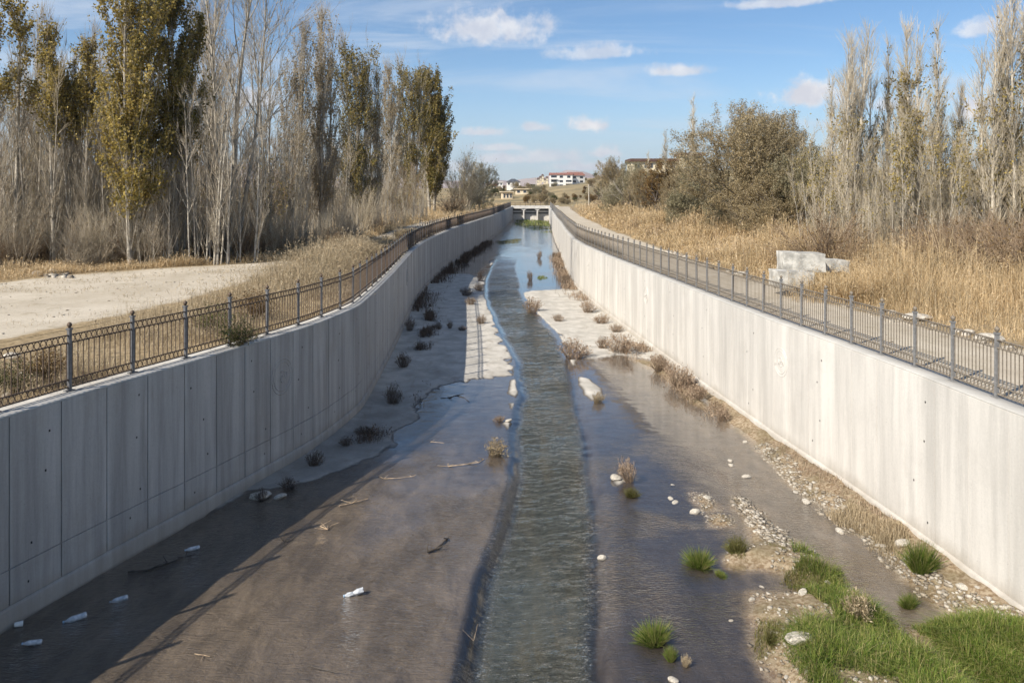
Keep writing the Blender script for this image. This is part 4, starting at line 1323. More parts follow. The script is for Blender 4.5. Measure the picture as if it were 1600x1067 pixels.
sp = sorted((1282 + i * 14 + rnd.uniform(-7, 7), rnd.uniform(32, 39), rnd.uniform(130, 235)) for i in range(27))
for i, (px, Y, yt) in enumerate(sp):
    place(px, Y, yt, 'pale_t' if i % 3 == 0 else 'pale_s', 'poplar_sapling', 'pale thin poplar stems of the right stand, %s clump from the left' % ordn(i + 1), 'pale saplings of the right stand', rnd, 0.9)
fans = [(1290 + i * 42 + rnd.uniform(-8, 8), rnd.uniform(31.5, 36.5), rnd.uniform(250, 300)) for i in range(9)]
for i, (px, Y, yt) in enumerate(sorted(fans)):
    X = (px - 800) * Y / F; z = LZ(X, Y) - 0.03
    s = (H + (YH - yt) * Y / F - z) / 6.0
    plant('bare_shrub', SH[['fan', 'fan2', 'fan', 'fan3'][i % 4]], (X, Y, z), 'pale bare fan shaped shrub on the right bank, %s from the left' % ordn(i + 1), 'bush', 'bare shrubs below the right poplars', (s, s, s), rnd.uniform(0, 6.28))
dk = [(1290, 31), (1470, 29.0), (1500, 29.5), (1530, 27.5), (1560, 27.5), (1590, 25.5), (1620, 25), (1540, 30.5), (1600, 29)]
for i, (px, Y) in enumerate(sorted(dk)):
    X = (px - 800) * Y / F
    s = rnd.uniform(0.95, 1.35)
    plant('brush', SH['dark'], (X, Y, LZ(X, Y) - 0.03), 'dark tangled brush behind the straw on the right, %s from the left' % ordn(i + 1), 'bush', 'dark brush on the right bank', (s * 1.1, s * 1.1, s), rnd.uniform(0, 6.28))
W1 = round_tree(61, 9, 4.3, 12, 1100, 62, 'leaf_willow', 0.15, 0.26)
W2 = round_tree(62, 9, 4.0, 11, 1000, 62, 'leaf_willow', 0.15, 0.26, base=0.02)
W3 = round_tree(63, 6, 3.4, 9, 760, 56, 'leaf_grey', 0.15, 0.26, base=0.0, bark='bark')
W4 = round_tree(64, 5, 3.0, 8, 420, 40, 'leaf_rust', 0.14, 0.4, base=0.0, twig='twig_brown')
W5 = round_tree(65, 5, 3.0, 8, 420, 44, 'leaf_green', 0.15, 0.4, base=0.0)
W6 = bare_shrub(66, 8.0, 0.32, 60, 1800, 'twig_pale', 2600, 'leaf_grey', 0.035, 0.03, 0.012, 0.16)
WILL = [
    (1160, 50, 168, W1, 9, 'big willow with brown crown on the right bank, left of two', 1.0, 'willow'),
    (1228, 52, 172, W2, 9, 'big willow with brown crown on the right bank, right of two', 0.9, 'willow'),
    (1262, 46, 238, W3, 6, 'grey green rounded bush at the right foot of the big willows', 0.9, 'bush'),
    (1205, 46, 265, W2, 9, 'olive brown bush in front of the big willows', 1.5, 'bush'),
    (1085, 62, 250, W3, 6, 'silvery rounded bush at the left side of the big willows', 1.05, 'bush'),
    (1130, 53, 285, W3, 6, 'low silvery bush between the willow and the straw', 1.0, 'bush'),
    (1035, 78, 255, W4, 5, 'reddish brown bush behind the straw, below the brown roofed house', 1.1, 'bush'),
    (1003, 84, 266, W1, 9, 'brown leafy bush just left of the reddish one', 0.9, 'bush'),
    (1062, 74, 262, W2, 9, 'brown leafy bush right of the reddish one', 0.9, 'bush'),
    (985, 88, 258, W3, 6, 'silvery bush left of the reddish one', 0.9, 'bush'),
    (958, 104, 250, W1, 9, 'brown willow on the skyline left of the brown roofed house', 0.8, 'willow'),
    (942, 108, 288, W5, 5, 'green bush at the far end of the straw field', 0.8, 'bush'),
    (1010, 84, 290, W6, 8, 'pale reedy bush in front of the silvery one', 0.8, 'bush'),
    (1150, 51, 318, W6, 8, 'pale upright stems under the left willow', 0.7, 'bush'),
    (962, 100, 285, W6, 8, 'pale reedy bush at the left end of the right thicket', 0.9, 'bush'),
    (728, 128, 245, W6, 8, 'pale feathery bush standing alone behind the left railing', 1.0, 'bush'),
    (748, 140, 258, W3, 6, 'grey green bush right behind the pale feathery one', 0.8, 'bush'),
    (706, 112, 300, SH['a'], 2, 'low rusty bush below the feathery bush on the left', 1.6, 'bush'),
]
for px, Y, yt, pr_, ph, lab, fat, cat in WILL:
    X = (px - 800) * Y / F; z = LZ(X, Y) - 0.05
    s = (H + (YH - yt) * Y / F - z) / ph
    plant('willow_tree' if cat == 'willow' else 'bush', pr_, (X, Y, z), lab, 'tree' if cat == 'willow' else 'bush', 'thicket on the right bank' if px > 900 else 'bushes behind the left railing', (s * fat, s * fat, s), rnd.uniform(0, 6.28))
# scattered trees on the slopes beyond the bridge
far = [(rnd.uniform(835, 985), rnd.uniform(215, 300)) for i in range(14)]
for i in range(80):
    px = rnd.uniform(758, 985); Y = rnd.uniform(196, 380)
    if 855 < px < 905 and Y < 390: Y = rnd.uniform(200, 250)
    if 778 < px < 812 and Y < 262: Y = rnd.uniform(275, 380)
    far.append((px, Y))
for i in range(14):
    far.append((rnd.uniform(760, 960), rnd.uniform(430, 640)))
far.sort()
for i, (px, Y) in enumerate(far):
    X = (px - 800) * Y / F
    pr_ = rnd.choice([W3, W4, W5, W2, W1]); ph = 9 if pr_ in (W1, W2) else 6 if pr_ is W3 else 5
    s = rnd.uniform(1.6, 4.6) / ph * (0.8 if Y < 390 else 1.4)
    if 850 < px < 915: s *= 0.6
    plant('far_tree', pr_, (X, Y, LZ(X, Y) - 0.2), 'small tree on the slope beyond the bridge, %s from the left' % ordn(i + 1), 'tree', 'scattered trees beyond the bridge', (s * 1.2, s * 1.2, s), rnd.uniform(0, 6.28))

# ------------------------------------------------------------------ grass on the banks
rng = np.random.default_rng(77)


def field(n, xy, hgt, wid, mat, name, label, lean=0.35, clump=None, thresh=-0.1):
    X, Y = xy(n)
    keep = np.ones(len(X), bool)
    if clump:
        keep = (fbm(X * clump, Y * clump, 91, 3) + rng.normal(size=len(X)) * 0.12) > thresh
    X, Y = X[keep], Y[keep]
    far_ = np.clip(Y / 24, 0.8, 4.5)
    hg = hgt(X, Y) if callable(hgt) else np.full(len(X), hgt)
    v, q = blades(X, Y, land_z(X, Y) - 0.03, hg, wid * far_, rng, lean)
    # feathery heads on some stalks
    P = v.reshape(-1, 6, 3)
    pick_ = rng.uniform(size=len(P)) < 0.35
    C = np.repeat(P[pick_, 4], 2, 0) + rng.normal(size=(2 * pick_.sum(), 3)) * 0.035
    lv = leaf_batch(C, 0.09, rng, 0.14, up=1.0)
    sc = np.repeat(np.repeat(far_[pick_], 2), 4)[:, None]
    c0 = np.repeat(C, 4, 0)
    lv = (c0 + (lv[0] - c0) * sc, lv[1])
    V, Q_ = merge([(v, q), lv])
    obj(name, mesh_np(name, V, [Q_], M[mat]), kind='stuff', label=label, cat='grass')


redge = lambda y: np.interp(y, ROAD_RX[:, 1], ROAD_RX[:, 0])


def xy_right(n):
    Y = 11 + 110 * rng.uniform(0, 1, n) ** 2.0
    wdt = np.interp(Y, [11, 20, 30, 40, 60, 90, 121], [9, 9, 8.5, 8, 7, 6, 5])
    X = redge(Y) + 0.35 + wdt * rng.uniform(0, 1, n) ** 0.9 + fbm(Y * 0.5, Y * 0, 95, 2) * 0.9
    return X, Y


def h_right(X, Y):
    d = X - redge(Y)
    return (0.22 + 0.85 * sst(0.3, 3.0, d)) * np.clip(0.9 + 2.2 * fbm(X * 0.42, Y * 0.36, 97, 3), 0.3, 1.9)


field(120000, xy_right, h_right, 0.0050, 'straw', 'dry_grass_right', 'tall golden dry grass on the right bank', 0.62, 0.35, -0.45)


field(26000, xy_right, lambda X, Y: 0.8 * h_right(X, Y), 0.0050, 'straw_pale', 'pale_grass_right', 'paler bent stalks among the golden grass of the right bank', 0.95, 0.30, 0.05)
field(16000, xy_right, lambda X, Y: 0.75 * h_right(X + 3, Y), 0.0050, 'weed', 'brown_weeds_right', 'brown dead weeds among the golden grass of the right bank', 0.8, 0.45, 0.10)


def xy_left(n):
    Y = rng.uniform(12, 60, n) ** 1.0
    X = lx(Y) - 0.6 - rng.uniform(0, 1, n) ** 1.2 * np.interp(Y, [12, 15, 20, 26, 34, 45, 60], [2.4, 3.0, 4.2, 4.2, 3.6, 2.0, 1.4])
    return X, Y


def h_left(X, Y):
    d = np.abs(X - lx(Y))
    return (0.42 + 0.35 * sst(14, 24, Y) * sst(1.0, 2.5, d) + 0.6 * np.exp(-((Y - 36) / 6.0) ** 2) * sst(1.2, 2.4, d)) * (0.85 + 0.7 * fbm(X * 0.5, Y * 0.5, 98, 3))


field(62000, xy_left, h_left, 0.0046, 'straw_pale', 'dry_grass_left', 'pale dry grass between the left railing and the dirt track', 0.75, 0.6, -0.22)


def xy_leftback(n):
    px = rng.uniform(-250, 690, n)
    Y = ROADTOP(px) + 0.4 + np.abs(rng.normal(size=n)) * 2.6
    return (px - 800) * Y / F, Y


field(30000, xy_leftback, lambda X, Y: 0.5 * (0.8 + 1.3 * fbm(X * 0.4, Y * 0.4, 99, 3)), 0.005, 'straw', 'dry_grass_treeline', 'dry grass along the foot of the left trees', 0.8, 0.4, -0.05)


def xy_track(n):
    X = rng.uniform(-26, -7, n); Y = rng.uniform(17, 44, n)
    ok = polysd(ROAD_L, X, Y) > 0.0
    return X[ok], Y[ok]


field(26000, xy_track, 0.13, 0.0045, 'straw_pale', 'track_weeds', 'sparse low dry weeds on the left dirt track', 0.9, 0.8, 0.22)


def xy_far(n):
    Y = rng.uniform(75, 185, n); X = np.where(rng.uniform(size=n) < 0.5, lx(Y) - 1 - rng.uniform(0, 14, n) ** 1.0, redge(Y) + 1 + rng.uniform(0, 22, n))
    return X, Y


field(14000, xy_far, 0.8, 0.006, 'straw', 'dry_grass_far', 'dry grass along both banks near the far bridge', 0.5, 0.25, -0.1)

# ------------------------------------------------------------------ weeds, grass and stones in the channel
def bar_mask(X, Y, poly, m=0.0):
    return polysd(poly, X, Y) > m


TF = {'reed': tuft_mesh(101, 0.55, 170, 'weed', 1.8, 0.0045, 0.75, 900), 'reed2': tuft_mesh(102, 0.5, 170, 'weed', 2.2, 0.0045, 0.9, 900),
      'dark': tuft_mesh(103, 0.5, 160, 'weed_dark', 2.4, 0.0045, 0.9, 700), 'pale': tuft_mesh(104, 0.45, 150, 'straw_pale', 1.45, 0.0045, 0.7, 400),
      'green': tuft_mesh(105, 0.32, 620, 'grass', 2.66, 0.004, 0.6, 0), 'mix': tuft_mesh(106, 0.30, 420, 'grass_y', 2.66, 0.004, 0.7, 60)}
TUFTS = [  # px, py, width px, height px, kind, label
    (895, 558, 58, 30, 'reed', 'widest dry reed clump beside the stream on the right dry slab'),
    (970, 552, 74, 28, 'reed2', 'spreading dry reed clump at the lower right of the dry slab'),
    (940, 545, 30, 18, 'reed', 'small reed clump left of the spreading one on the right slab'),
    (963, 520, 30, 12, 'reed2', 'low reed clump above the spreading one on the right slab'),
    (830, 487, 30, 24, 'reed', 'upright reed clump at the upper left corner of the right slab'),
    (872, 503, 20, 11, 'reed2', 'tiny reed clump in the middle of the right slab'),
    (940, 506, 26, 14, 'reed', 'tawny reed clump near the wall on the right slab'),
    (918, 489, 34, 20, 'reed', 'tawny reed clump at the wall foot, upper right of the slab'),
    (829, 438, 12, 16, 'reed', 'single reed clump standing in the blue water'),
    (842, 404, 9, 14, 'reed', 'small far reed clump standing in the blue water'),
    (773, 710, 36, 30, 'pale', 'pale reed clump left of the stream, standing in shallow water'),
    (780, 658, 24, 10, 'reed', 'low reed clump beside the little dry patch left of the stream'),
    (982, 752, 34, 36, 'reed', 'tall reed clump on the islet right of the stream'),
    (986, 774, 30, 14, 'mix', 'green tuft at the foot of the reeds on the islet'),
    (933, 628, 22, 18, 'pale', 'pale grass tuft on the white patch right of the stream'),
    (752, 507, 20, 14, 'reed', 'reed tuft on the sunlit strip of the left slab'),
    (736, 477, 18, 12, 'reed', 'reed tuft at the upper end of the sunlit strip, lower of three'),
    (728, 463, 26, 14, 'dark', 'dark reed tuft at the shadow edge, middle of three'),
    (748, 455, 18, 12, 'reed', 'reed tuft near the stream bend, upper of three'),
    (750, 440, 14, 16, 'dark', 'dark spiky tuft at the head of the left slab'),
    (727, 411, 18, 10, 'dark', 'dark tuft in blue water left of the far bend'),
    (685, 515, 20, 10, 'dark', 'dark tuft in the shade, left of a row of three'),
    (703, 514, 16, 12, 'dark', 'dark tuft in the shade, middle of a row of three'),
    (722, 518, 20, 8, 'dark', 'dark tuft in the shade, right of a row of three'),
    (640, 518, 26, 22, 'dark', 'dark weed clump by the shaded wall, farthest of the near row'),
    (630, 575, 26, 24, 'dark', 'dark weed clump by the shaded wall, middle of the near row'),
    (612, 632, 34, 30, 'dark', 'dark weed clump by the shaded wall below the middle one'),
    (566, 680, 28, 12, 'dark', 'small dark weed by the foot of the shaded wall'),
    (541, 698, 36, 14, 'dark', 'bushy dark weed on the grey shaded patch'),
    (490, 730, 36, 24, 'dark', 'spiky dark weed at the left on the shaded patch'),
    (450, 762, 34, 14, 'dark', 'flat dark weed at the water edge in the shade'),
    (410, 780, 24, 20, 'dark', 'dark weed growing over the grey stone in the shade'),
    (1060, 605, 50, 34, 'reed2', 'brown weed clump at the sunlit wall foot, farthest one below the slab'),
    (1090, 625, 40, 20, 'reed2', 'brown weed clump at the sunlit wall foot, below the farthest'),
    (1128, 655, 34, 20, 'reed2', 'brown weed clump with stones at the sunlit wall foot'),
    (1030, 580, 34, 20, 'reed2', 'brown weed clump where the slab meets the brown water'),
    (1092, 882, 60, 26, 'green', 'round green grass clump alone in the dark water'),
    (1022, 1000, 66, 30, 'green', 'green grass clump with a white tip in the foreground water'),
    (1048, 1028, 22, 22, 'green', 'small green tuft just below the foreground clump'),
    (1071, 1037, 16, 18, 'pale', 'tiny dried sprig right of the small green tuft'),
    (1152, 868, 50, 26, 'mix', 'yellow green tuft at the tip of the gravel bar'),
    (1126, 898, 24, 10, 'green', 'flat green sprig floating left of the gravel bar'),
    (1338, 980, 52, 44, 'pale', 'dried white flower stalks standing in the green grass'),
    (1438, 900, 70, 44, 'green', 'leafy green clump on the bar by the sunlit wall'),
    (1420, 945, 46, 20, 'green', 'yellow green tuft alone in the side stream'),
    (1205, 1010, 34, 16, 'mix', 'ragged tuft at the left edge of the green bank'),
]
for i, (px, py, wpx, hpx, kd, lab) in enumerate(TUFTS):
    X, Y = G(px, py)
    hgt = hpx * Y / F * 1.15; wd_ = wpx * Y / F
    bh, bw = {'reed': (0.55, 1.0), 'reed2': (0.5, 1.1), 'dark': (0.5, 1.2), 'pale': (0.45, 0.65), 'green': (0.32, 0.85), 'mix': (0.30, 0.8)}[kd]
    e = empty('reed_clump' if kd not in ('green', 'mix') else 'grass_clump', (X, Y, bed_z(X, Y)), lab, 'plant', 'weeds growing in the channel', rnd.uniform(0, 6.28), (wd_ / bw * rnd.uniform(0.85, 1.15), wd_ / bw * rnd.uniform(0.6, 1.1), max(hgt / bh, 0.3) * 0.9))
    e.rotation_euler = (rnd.uniform(-0.22, 0.22), rnd.uniform(-0.22, 0.22), rnd.uniform(0, 6.28))
    obj('stalks', TF[kd], e)

# weeds crowding the feet of the walls
def strip_weeds(n, side, y0, y1, inner, mat, name, label, h=0.4, off=0.08):
    Y = rng.uniform(y0, y1, n)
    X = (lx(Y) if side < 0 else rx(Y)) - side * (off + np.abs(rng.normal(size=n)) * inner)
    ok = fbm(X * 0.8, Y * 0.5, 107, 3) > (-0.12 if off < 0.5 else 0.04)
    X, Y = X[ok], Y[ok]
    v, q = blades(X, Y, np.full(len(X), -0.02), h * (0.8 + 0.6 * vn(X, Y * 0.4, 109)), 0.005 * np.clip(Y / 22, 0.8, 4), rng, 0.7)
    P = v.reshape(-1, 6, 3)
    C = P[:, 2] + (P[:, 4] - P[:, 2]) * rng.uniform(0, 1, (len(P), 1))
    V, Q_ = merge([(v, q), leaf_batch(C, 0.07, rng, 0.4, up=0.5)])
    obj(name, mesh_np(name, V, [Q_], M[mat]), kind='stuff', label=label, cat='weeds')


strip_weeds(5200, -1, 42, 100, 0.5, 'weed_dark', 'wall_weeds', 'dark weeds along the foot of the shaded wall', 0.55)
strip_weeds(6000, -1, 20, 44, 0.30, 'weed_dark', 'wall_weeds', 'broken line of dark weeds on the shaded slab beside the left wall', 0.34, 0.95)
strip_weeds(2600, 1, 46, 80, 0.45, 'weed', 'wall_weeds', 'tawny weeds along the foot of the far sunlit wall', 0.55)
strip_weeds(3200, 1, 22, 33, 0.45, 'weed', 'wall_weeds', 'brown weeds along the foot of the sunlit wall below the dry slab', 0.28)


def turf(poly, n, mat, h, name, label, wid=0.0045, thresh=-0.2, margin=0.05, lean=0.45, cl=1.1):
    P = np.array(poly)
    X = rng.uniform(P[:, 0].min(), P[:, 0].max(), n); Y = rng.uniform(P[:, 1].min(), P[:, 1].max(), n)
    ok = (polysd(poly, X, Y) + fbm(X * 2.2, Y * 2.2, 111, 3) * 0.35 > margin) & (fbm(X * cl, Y * cl, 113, 3) > thresh)
    X, Y = X[ok], Y[ok]
    Z = np.array([bed_z(a, b) for a, b in zip(X, Y)]) - 0.01
    hh = h * (0.7 + 0.9 * (fbm(X * 1.6, Y * 1.6, 117, 3) + 0.4)) * sst(-0.05, 0.35, polysd(poly, X, Y) + 0.15)
    v, q = blades(X, Y, Z, np.maximum(hh, 0.06), np.full(len(X), wid), rng, lean)
    obj(name, mesh_np(name, v, [q], M[mat]), kind='stuff', label=label, cat='grass')


turf([G(*p) for p in [(1195, 870), (1260, 862), (1312, 890), (1318, 925), (1376, 958), (1400, 990), (1505, 1067), (1640, 1180), (1600, 1300), (1300, 1300), (1250, 1067), (1225, 1020), (1255, 985), (1240, 950), (1262, 930), (1300, 925), (1270, 905)]],
     60000, 'grass', 0.20, 'green_grass_bar', 'fresh green grass on the gravel bar in the foreground', 0.0036, -0.10, 0.0, 0.9)
turf([G(*p) for p in [(1140, 872), (1200, 855), (1300, 890), (1310, 935), (1240, 1000), (1180, 1030), (1165, 985), (1255, 940), (1190, 890)]],
     14000, 'grass_y', 0.10, 'yellow_grass_bar', 'thin yellowing grass on the gravel bar', 0.004, -0.1, 0.0)
turf([G(*p) for p in [(1432, 985), (1470, 975), (1500, 970), (1560, 985), (1620, 1005), (1700, 1100), (1560, 1075), (1480, 1025)]],
     26000, 'grass', 0.19, 'green_grass_wall', 'fresh green grass at the lower right corner by the wall', 0.0036, -0.45, -0.05, 0.9)
turf([G(*p) for p in [(1290, 800), (1330, 800), (1420, 850), (1400, 880), (1360, 840), (1300, 812)]],
     5000, 'straw_pale', 0.22, 'dry_grass_wall_foot', 'straw coloured grass at the foot of the sunlit wall', 0.004, -0.35, -0.1)
turf([G(*p) for p in [(1190, 690), (1240, 740), (1330, 800), (1400, 850), (1400, 830), (1330, 775), (1240, 715)]],
     3500, 'weed', 0.12, 'brown_weeds_wall_foot', 'thin brown weeds on the silt below the sunlit wall', 0.004, -0.1, -0.1)
# green cress in the far water
turf([G(*p) for p in [(808, 342), (860, 346), (868, 362), (850, 364), (820, 356), (804, 350)]], 5200, 'grass', 0.22, 'water_cress_bridge', 'green cress in the water before the far bridge', 0.03, -0.25, -0.5, 0.6, 0.12)
turf([G(*p) for p in [(775, 377), (815, 373), (812, 380), (780, 382)]], 1800, 'grass_y', 0.18, 'water_cress_mid', 'green cress strip across the far water', 0.016, -0.35, -0.3, 0.6, 0.3)
turf([G(*p) for p in [(840, 432), (855, 432), (855, 437), (840, 437)]], 300, 'grass', 0.15, 'water_cress_near', 'small green cress patch beside the single reed clump', 0.01, -0.5, -0.3, 0.6, 0.5)


def stone_mesh(seed, flat=0.65):
    r_ = np.random.default_rng(seed)
    import bmesh
    bm = bmesh.new()
    bmesh.ops.create_icosphere(bm, subdivisions=2, radius=1.0)
    off = r_.normal(size=(6, 3)); off /= np.linalg.norm(off, axis=1, keepdims=True); cut = r_.uniform(0.55, 0.9, 6)
    for v in bm.verts:
        p = np.array(v.co)
        for o_, c_ in zip(off, cut):
            d_ = p @ o_ - c_
            if d_ > 0: p = p - o_ * d_ * 0.85
        p *= 1 + r_.uniform(-0.05, 0.05)
        v.co = (p[0], p[1] * 0.85, p[2] * flat)
    me = bpy.data.meshes.new('stone'); bm.to_mesh(me); bm.free()
    me.materials.append(M['stone'])
    return me


STN = [stone_mesh(200 + i, [0.55, 0.7, 0.8, 0.4, 0.65][i % 5]) for i in range(7)]
STONES = [  # px, py, half width px, label
    (1252, 1028, 26, 'large pale stone with straw on it at the edge of the green bank'),
    (1104, 778, 7, 'rounded pale stone left of the gravel bar tip'),
    (1085, 799, 9, 'flat pale stone left of the pebble patch'), (1055, 784, 7, 'pale stone in the dark water, second from the stream'),
    (1048, 778, 6, 'flat pale stone touching the second stone from the stream'), (1051, 756, 4, 'small round white stone in the dark water above the others'),
    (1141, 719, 6, 'white stone in brown water, left of two'), (1166, 744, 8, 'flat white stone in brown water below the pair'), (1142, 726, 6, 'white stone in brown water, right of two'),
    (1164, 690, 5, 'small white stone at the wall foot weeds'), (1243, 768, 6, 'white stone at the edge of the wall bar, upper'),
    (1260, 784, 9, 'long white stone at the edge of the wall bar, lower'), (1313, 829, 9, 'round white stone alone in the side stream'),
    (1175, 935, 7, 'white stone at the dark inlet of the gravel bar'), (1190, 915, 5, 'small white stone inside the dark inlet'), (1231, 935, 4, 'tiny white stone right of the dark inlet'),
    (1254, 940, 10, 'grey rounded stone half in the grass'), (1142, 967, 4, 'small white stone alone left of the gravel bar'),
    (1052, 1061, 10, 'flat white stone at the bottom edge of the picture'), (1229, 1061, 6, 'white stone at the bottom edge below the large pale stone'),
    (1503, 931, 10, 'white stone on the wall bar beside the green clump'), (1527, 938, 5, 'small stone right of the white one on the wall bar'),
    (1545, 955, 7, 'pale stone on the wall bar near the corner'), (1570, 970, 6, 'pale stone on the wall bar, nearest to the corner'),
    (1376, 852, 10, 'yellowish stone at the water edge of the wall bar'), (1410, 858, 14, 'flat pale slab of stone by the sunlit wall'),
    (1293, 918, 9, 'pale stone at the upper edge of the green grass'), (408, 776, 18, 'grey stone under the weed in the shade'),
    (438, 776, 11, 'block shaped grey stone beside the weed in the shade'), (962, 750, 11, 'flat white patch stone at the reed islet'),
    (940, 870, 8, 'flat stone awash at the right edge of the stream'), (795, 660, 8, 'pale flat stone on the dry patch left of the stream')]
for i, (px, py, hw_, lab) in enumerate(STONES):
    X, Y = G(px, py)
    s = hw_ * Y / F
    o = obj('stone', STN[i % 7], None, (X, Y, bed_z(X, Y) + s * 0.22), label=lab, cat='stone', group='stones lying in the channel')
    o.scale = (s, s * 0.8, s * 0.75); o.rotation_euler = (rnd.uniform(-.15, .15), rnd.uniform(-.15, .15), rnd.uniform(0, 6.28) if hw_ < 12 else 0.2)


def gravel(n, poly, smin, smax, name, label, landlevel=False, thresh=-9.0, margin=0.0):
    P = np.array(poly)
    X = rng.uniform(P[:, 0].min(), P[:, 0].max(), n * 3); Y = rng.uniform(P[:, 1].min(), P[:, 1].max(), n * 3)
    ok = (polysd(poly, X, Y) + fbm(X * 3, Y * 3, 131, 3) * 0.25 > margin) & (fbm(X * 1.4, Y * 1.4, 133, 3) > thresh)
    X, Y = X[ok][:n], Y[ok][:n]
    Z = land_z(X, Y) if landlevel else np.array([bed_z(a, b) for a, b in zip(X, Y)])
    base = np.array([(1, 0, 0), (-1, 0, 0), (0, 1, 0), (0, -1, 0), (0, 0, 1), (0, 0, -1), ], float)
    tri = np.array([(0, 2, 4), (2, 1, 4), (1, 3, 4), (3, 0, 4), (2, 0, 5), (1, 2, 5), (3, 1, 5), (0, 3, 5)])
    # chunky eight-cornered pebbles
    cube = np.array([(x, y, z) for x in (-1, 1) for y in (-1, 1) for z in (-1, 1)], float) / 1.5
    cf = np.array([(0, 1, 3, 2), (4, 6, 7, 5), (0, 4, 5, 1), (2, 3, 7, 6), (0, 2, 6, 4), (1, 5, 7, 3)])
    N = len(X)
    s = smin + (smax - smin) * rng.uniform(0, 1, N) ** 4
    a = rng.uniform(0, 6.28, N)
    Vc = cube[None] * rng.uniform(0.6, 1.2, (N, 8, 1)) * np.array([1, 0.8, 0.6]) * s[:, None, None]
    x = Vc[..., 0] * np.cos(a)[:, None] - Vc[..., 1] * np.sin(a)[:, None] + X[:, None]
    y = Vc[..., 0] * np.sin(a)[:, None] + Vc[..., 1] * np.cos(a)[:, None] + Y[:, None]
    z = Vc[..., 2] + (Z + s * 0.1)[:, None]
    V = np.stack([x, y, z], -1).reshape(-1, 3)
    q = (cf[None] + (np.arange(N) * 8)[:, None, None]).reshape(-1, 4)
    obj(name, mesh_np(name, V, [q], M['gravel']), kind='stuff', label=label, cat='gravel')


gravel(4200, BAR_C, 0.007, 0.055, 'gravel', 'gravel on the bar in the foreground', margin=-0.02, thresh=-0.15)
gravel(1500, [G(*p) for p in [(1142, 775), (1160, 776), (1215, 826), (1275, 862), (1240, 872), (1190, 850), (1165, 812)]], 0.010, 0.07, 'gravel', 'coarse pale gravel at the tip of the bar', margin=-0.04)
gravel(3000, [G(*p) for p in [(1180, 695), (1205, 700), (1265, 762), (1330, 815), (1400, 870), (1480, 930), (1600, 985), (1620, 1020), (1500, 960), (1440, 920), (1385, 865), (1300, 800), (1240, 764)]], 0.008, 0.065, 'gravel', 'pale gravel along the water edge of the wall bar', margin=-0.12)
for q_, nn in (([(1080, 766), (1108, 770), (1130, 798), (1095, 802)], 110), ([(1104, 798), (1146, 803), (1140, 822), (1106, 822)], 120)):
    gravel(nn, [G(*p) for p in q_], 0.015, 0.05, 'gravel', 'pebble patch left of the gravel bar, ' + ('upper' if nn == 110 else 'lower'), margin=-0.06)
gravel(260, [(7.0, 30), (6.2, 35), (4.6, 48), (4.0, 50), (5.6, 36), (6.6, 25), (6.9, 24)], 0.015, 0.05, 'gravel', 'loose chips along the foot of the sunlit wall')

# rubble on the banks
gravel(700, [(r_ + o_, y_) for r_, y_, o_ in [(redge(12), 12, -0.3), (redge(18), 18, -0.2), (redge(24), 24, -0.2), (redge(32), 32, -0.2), (redge(45), 45, -0.1)]] +
       [(r_ + o_, y_) for r_, y_, o_ in [(redge(45), 45, 0.5), (redge(32), 32, 0.7), (redge(24), 24, 0.9), (redge(18), 18, 0.9), (redge(12), 12, 0.8)]], 0.03, 0.16, 'gravel', 'pale rubble along the edge of the right track', True)
BANKST = [(1545, 532, 22, 'white boulder in the straw at the right edge of the track'), (1432, 498, 24, 'jagged white boulder beside the right track'), (1515, 518, 10, 'pale stone between the two white boulders'),
          (1395, 488, 9, 'pale stone left of the jagged boulder'), (1330, 470, 8, 'pale stone below the concrete blocks, right'), (1240, 444, 8, 'pale stone below the concrete blocks, left'),
          (1158, 430, 10, 'pale stone at the bend of the right track'), (1074, 402, 8, 'pale stone beside the right track, farthest'), (1122, 394, 9, 'block of stone half hidden in straw'),
          (85, 428, 12, 'pale stone in the white rubble left of the track'), (60, 430, 10, 'small stone left of the white rubble heap'), (484, 395, 14, 'pale slab of rubble at the end of the left track'), (40, 590, 18, 'pale stone behind the railing at the left edge'),
          (20, 560, 16, 'white stone behind the railing above the pale one'), (352, 497, 16, 'whitish stone in the dry grass behind the railing')]
for i, (px, py, hw_, lab) in enumerate(BANKST):
    X, Y = G(px, py, LAND)
    s = hw_ * Y / F
    o = obj('boulder', STN[(i * 3) % 7], None, (X, Y, LZ(X, Y) + s * 0.2), label=lab, cat='stone', group='stones on the banks')
    o.scale = (s, s * 0.8, s * 0.7); o.rotation_euler = (0, 0, rnd.uniform(-0.4, 0.4))

gravel(160, [G(*p, LAND) for p in [(62, 434), (110, 436), (104, 424), (70, 424)]], 0.05, 0.22, 'gravel', 'heap of white rubble under the left trees', True)
gravel(160, [G(*p, LAND) for p in [(460, 400), (505, 398), (500, 392), (468, 392)]], 0.05, 0.25, 'gravel', 'heap of pale rubble at the end of the left track', True)
gravel(120, [G(*p, LAND) for p in [(-40, 640), (60, 600), (40, 560), (-40, 580)]], 0.02, 0.14, 'gravel', 'pale rubble behind the railing at the left edge', True)
gravel(900, [(-24, 18), (-11, 18), (-8.5, 36), (-9, 50), (-20, 34)], 0.012, 0.07, 'gravel', 'loose stones on the left dirt track', True)
gravel(500, ROAD_R, 0.012, 0.06, 'gravel', 'loose stones on the right dirt track', True)
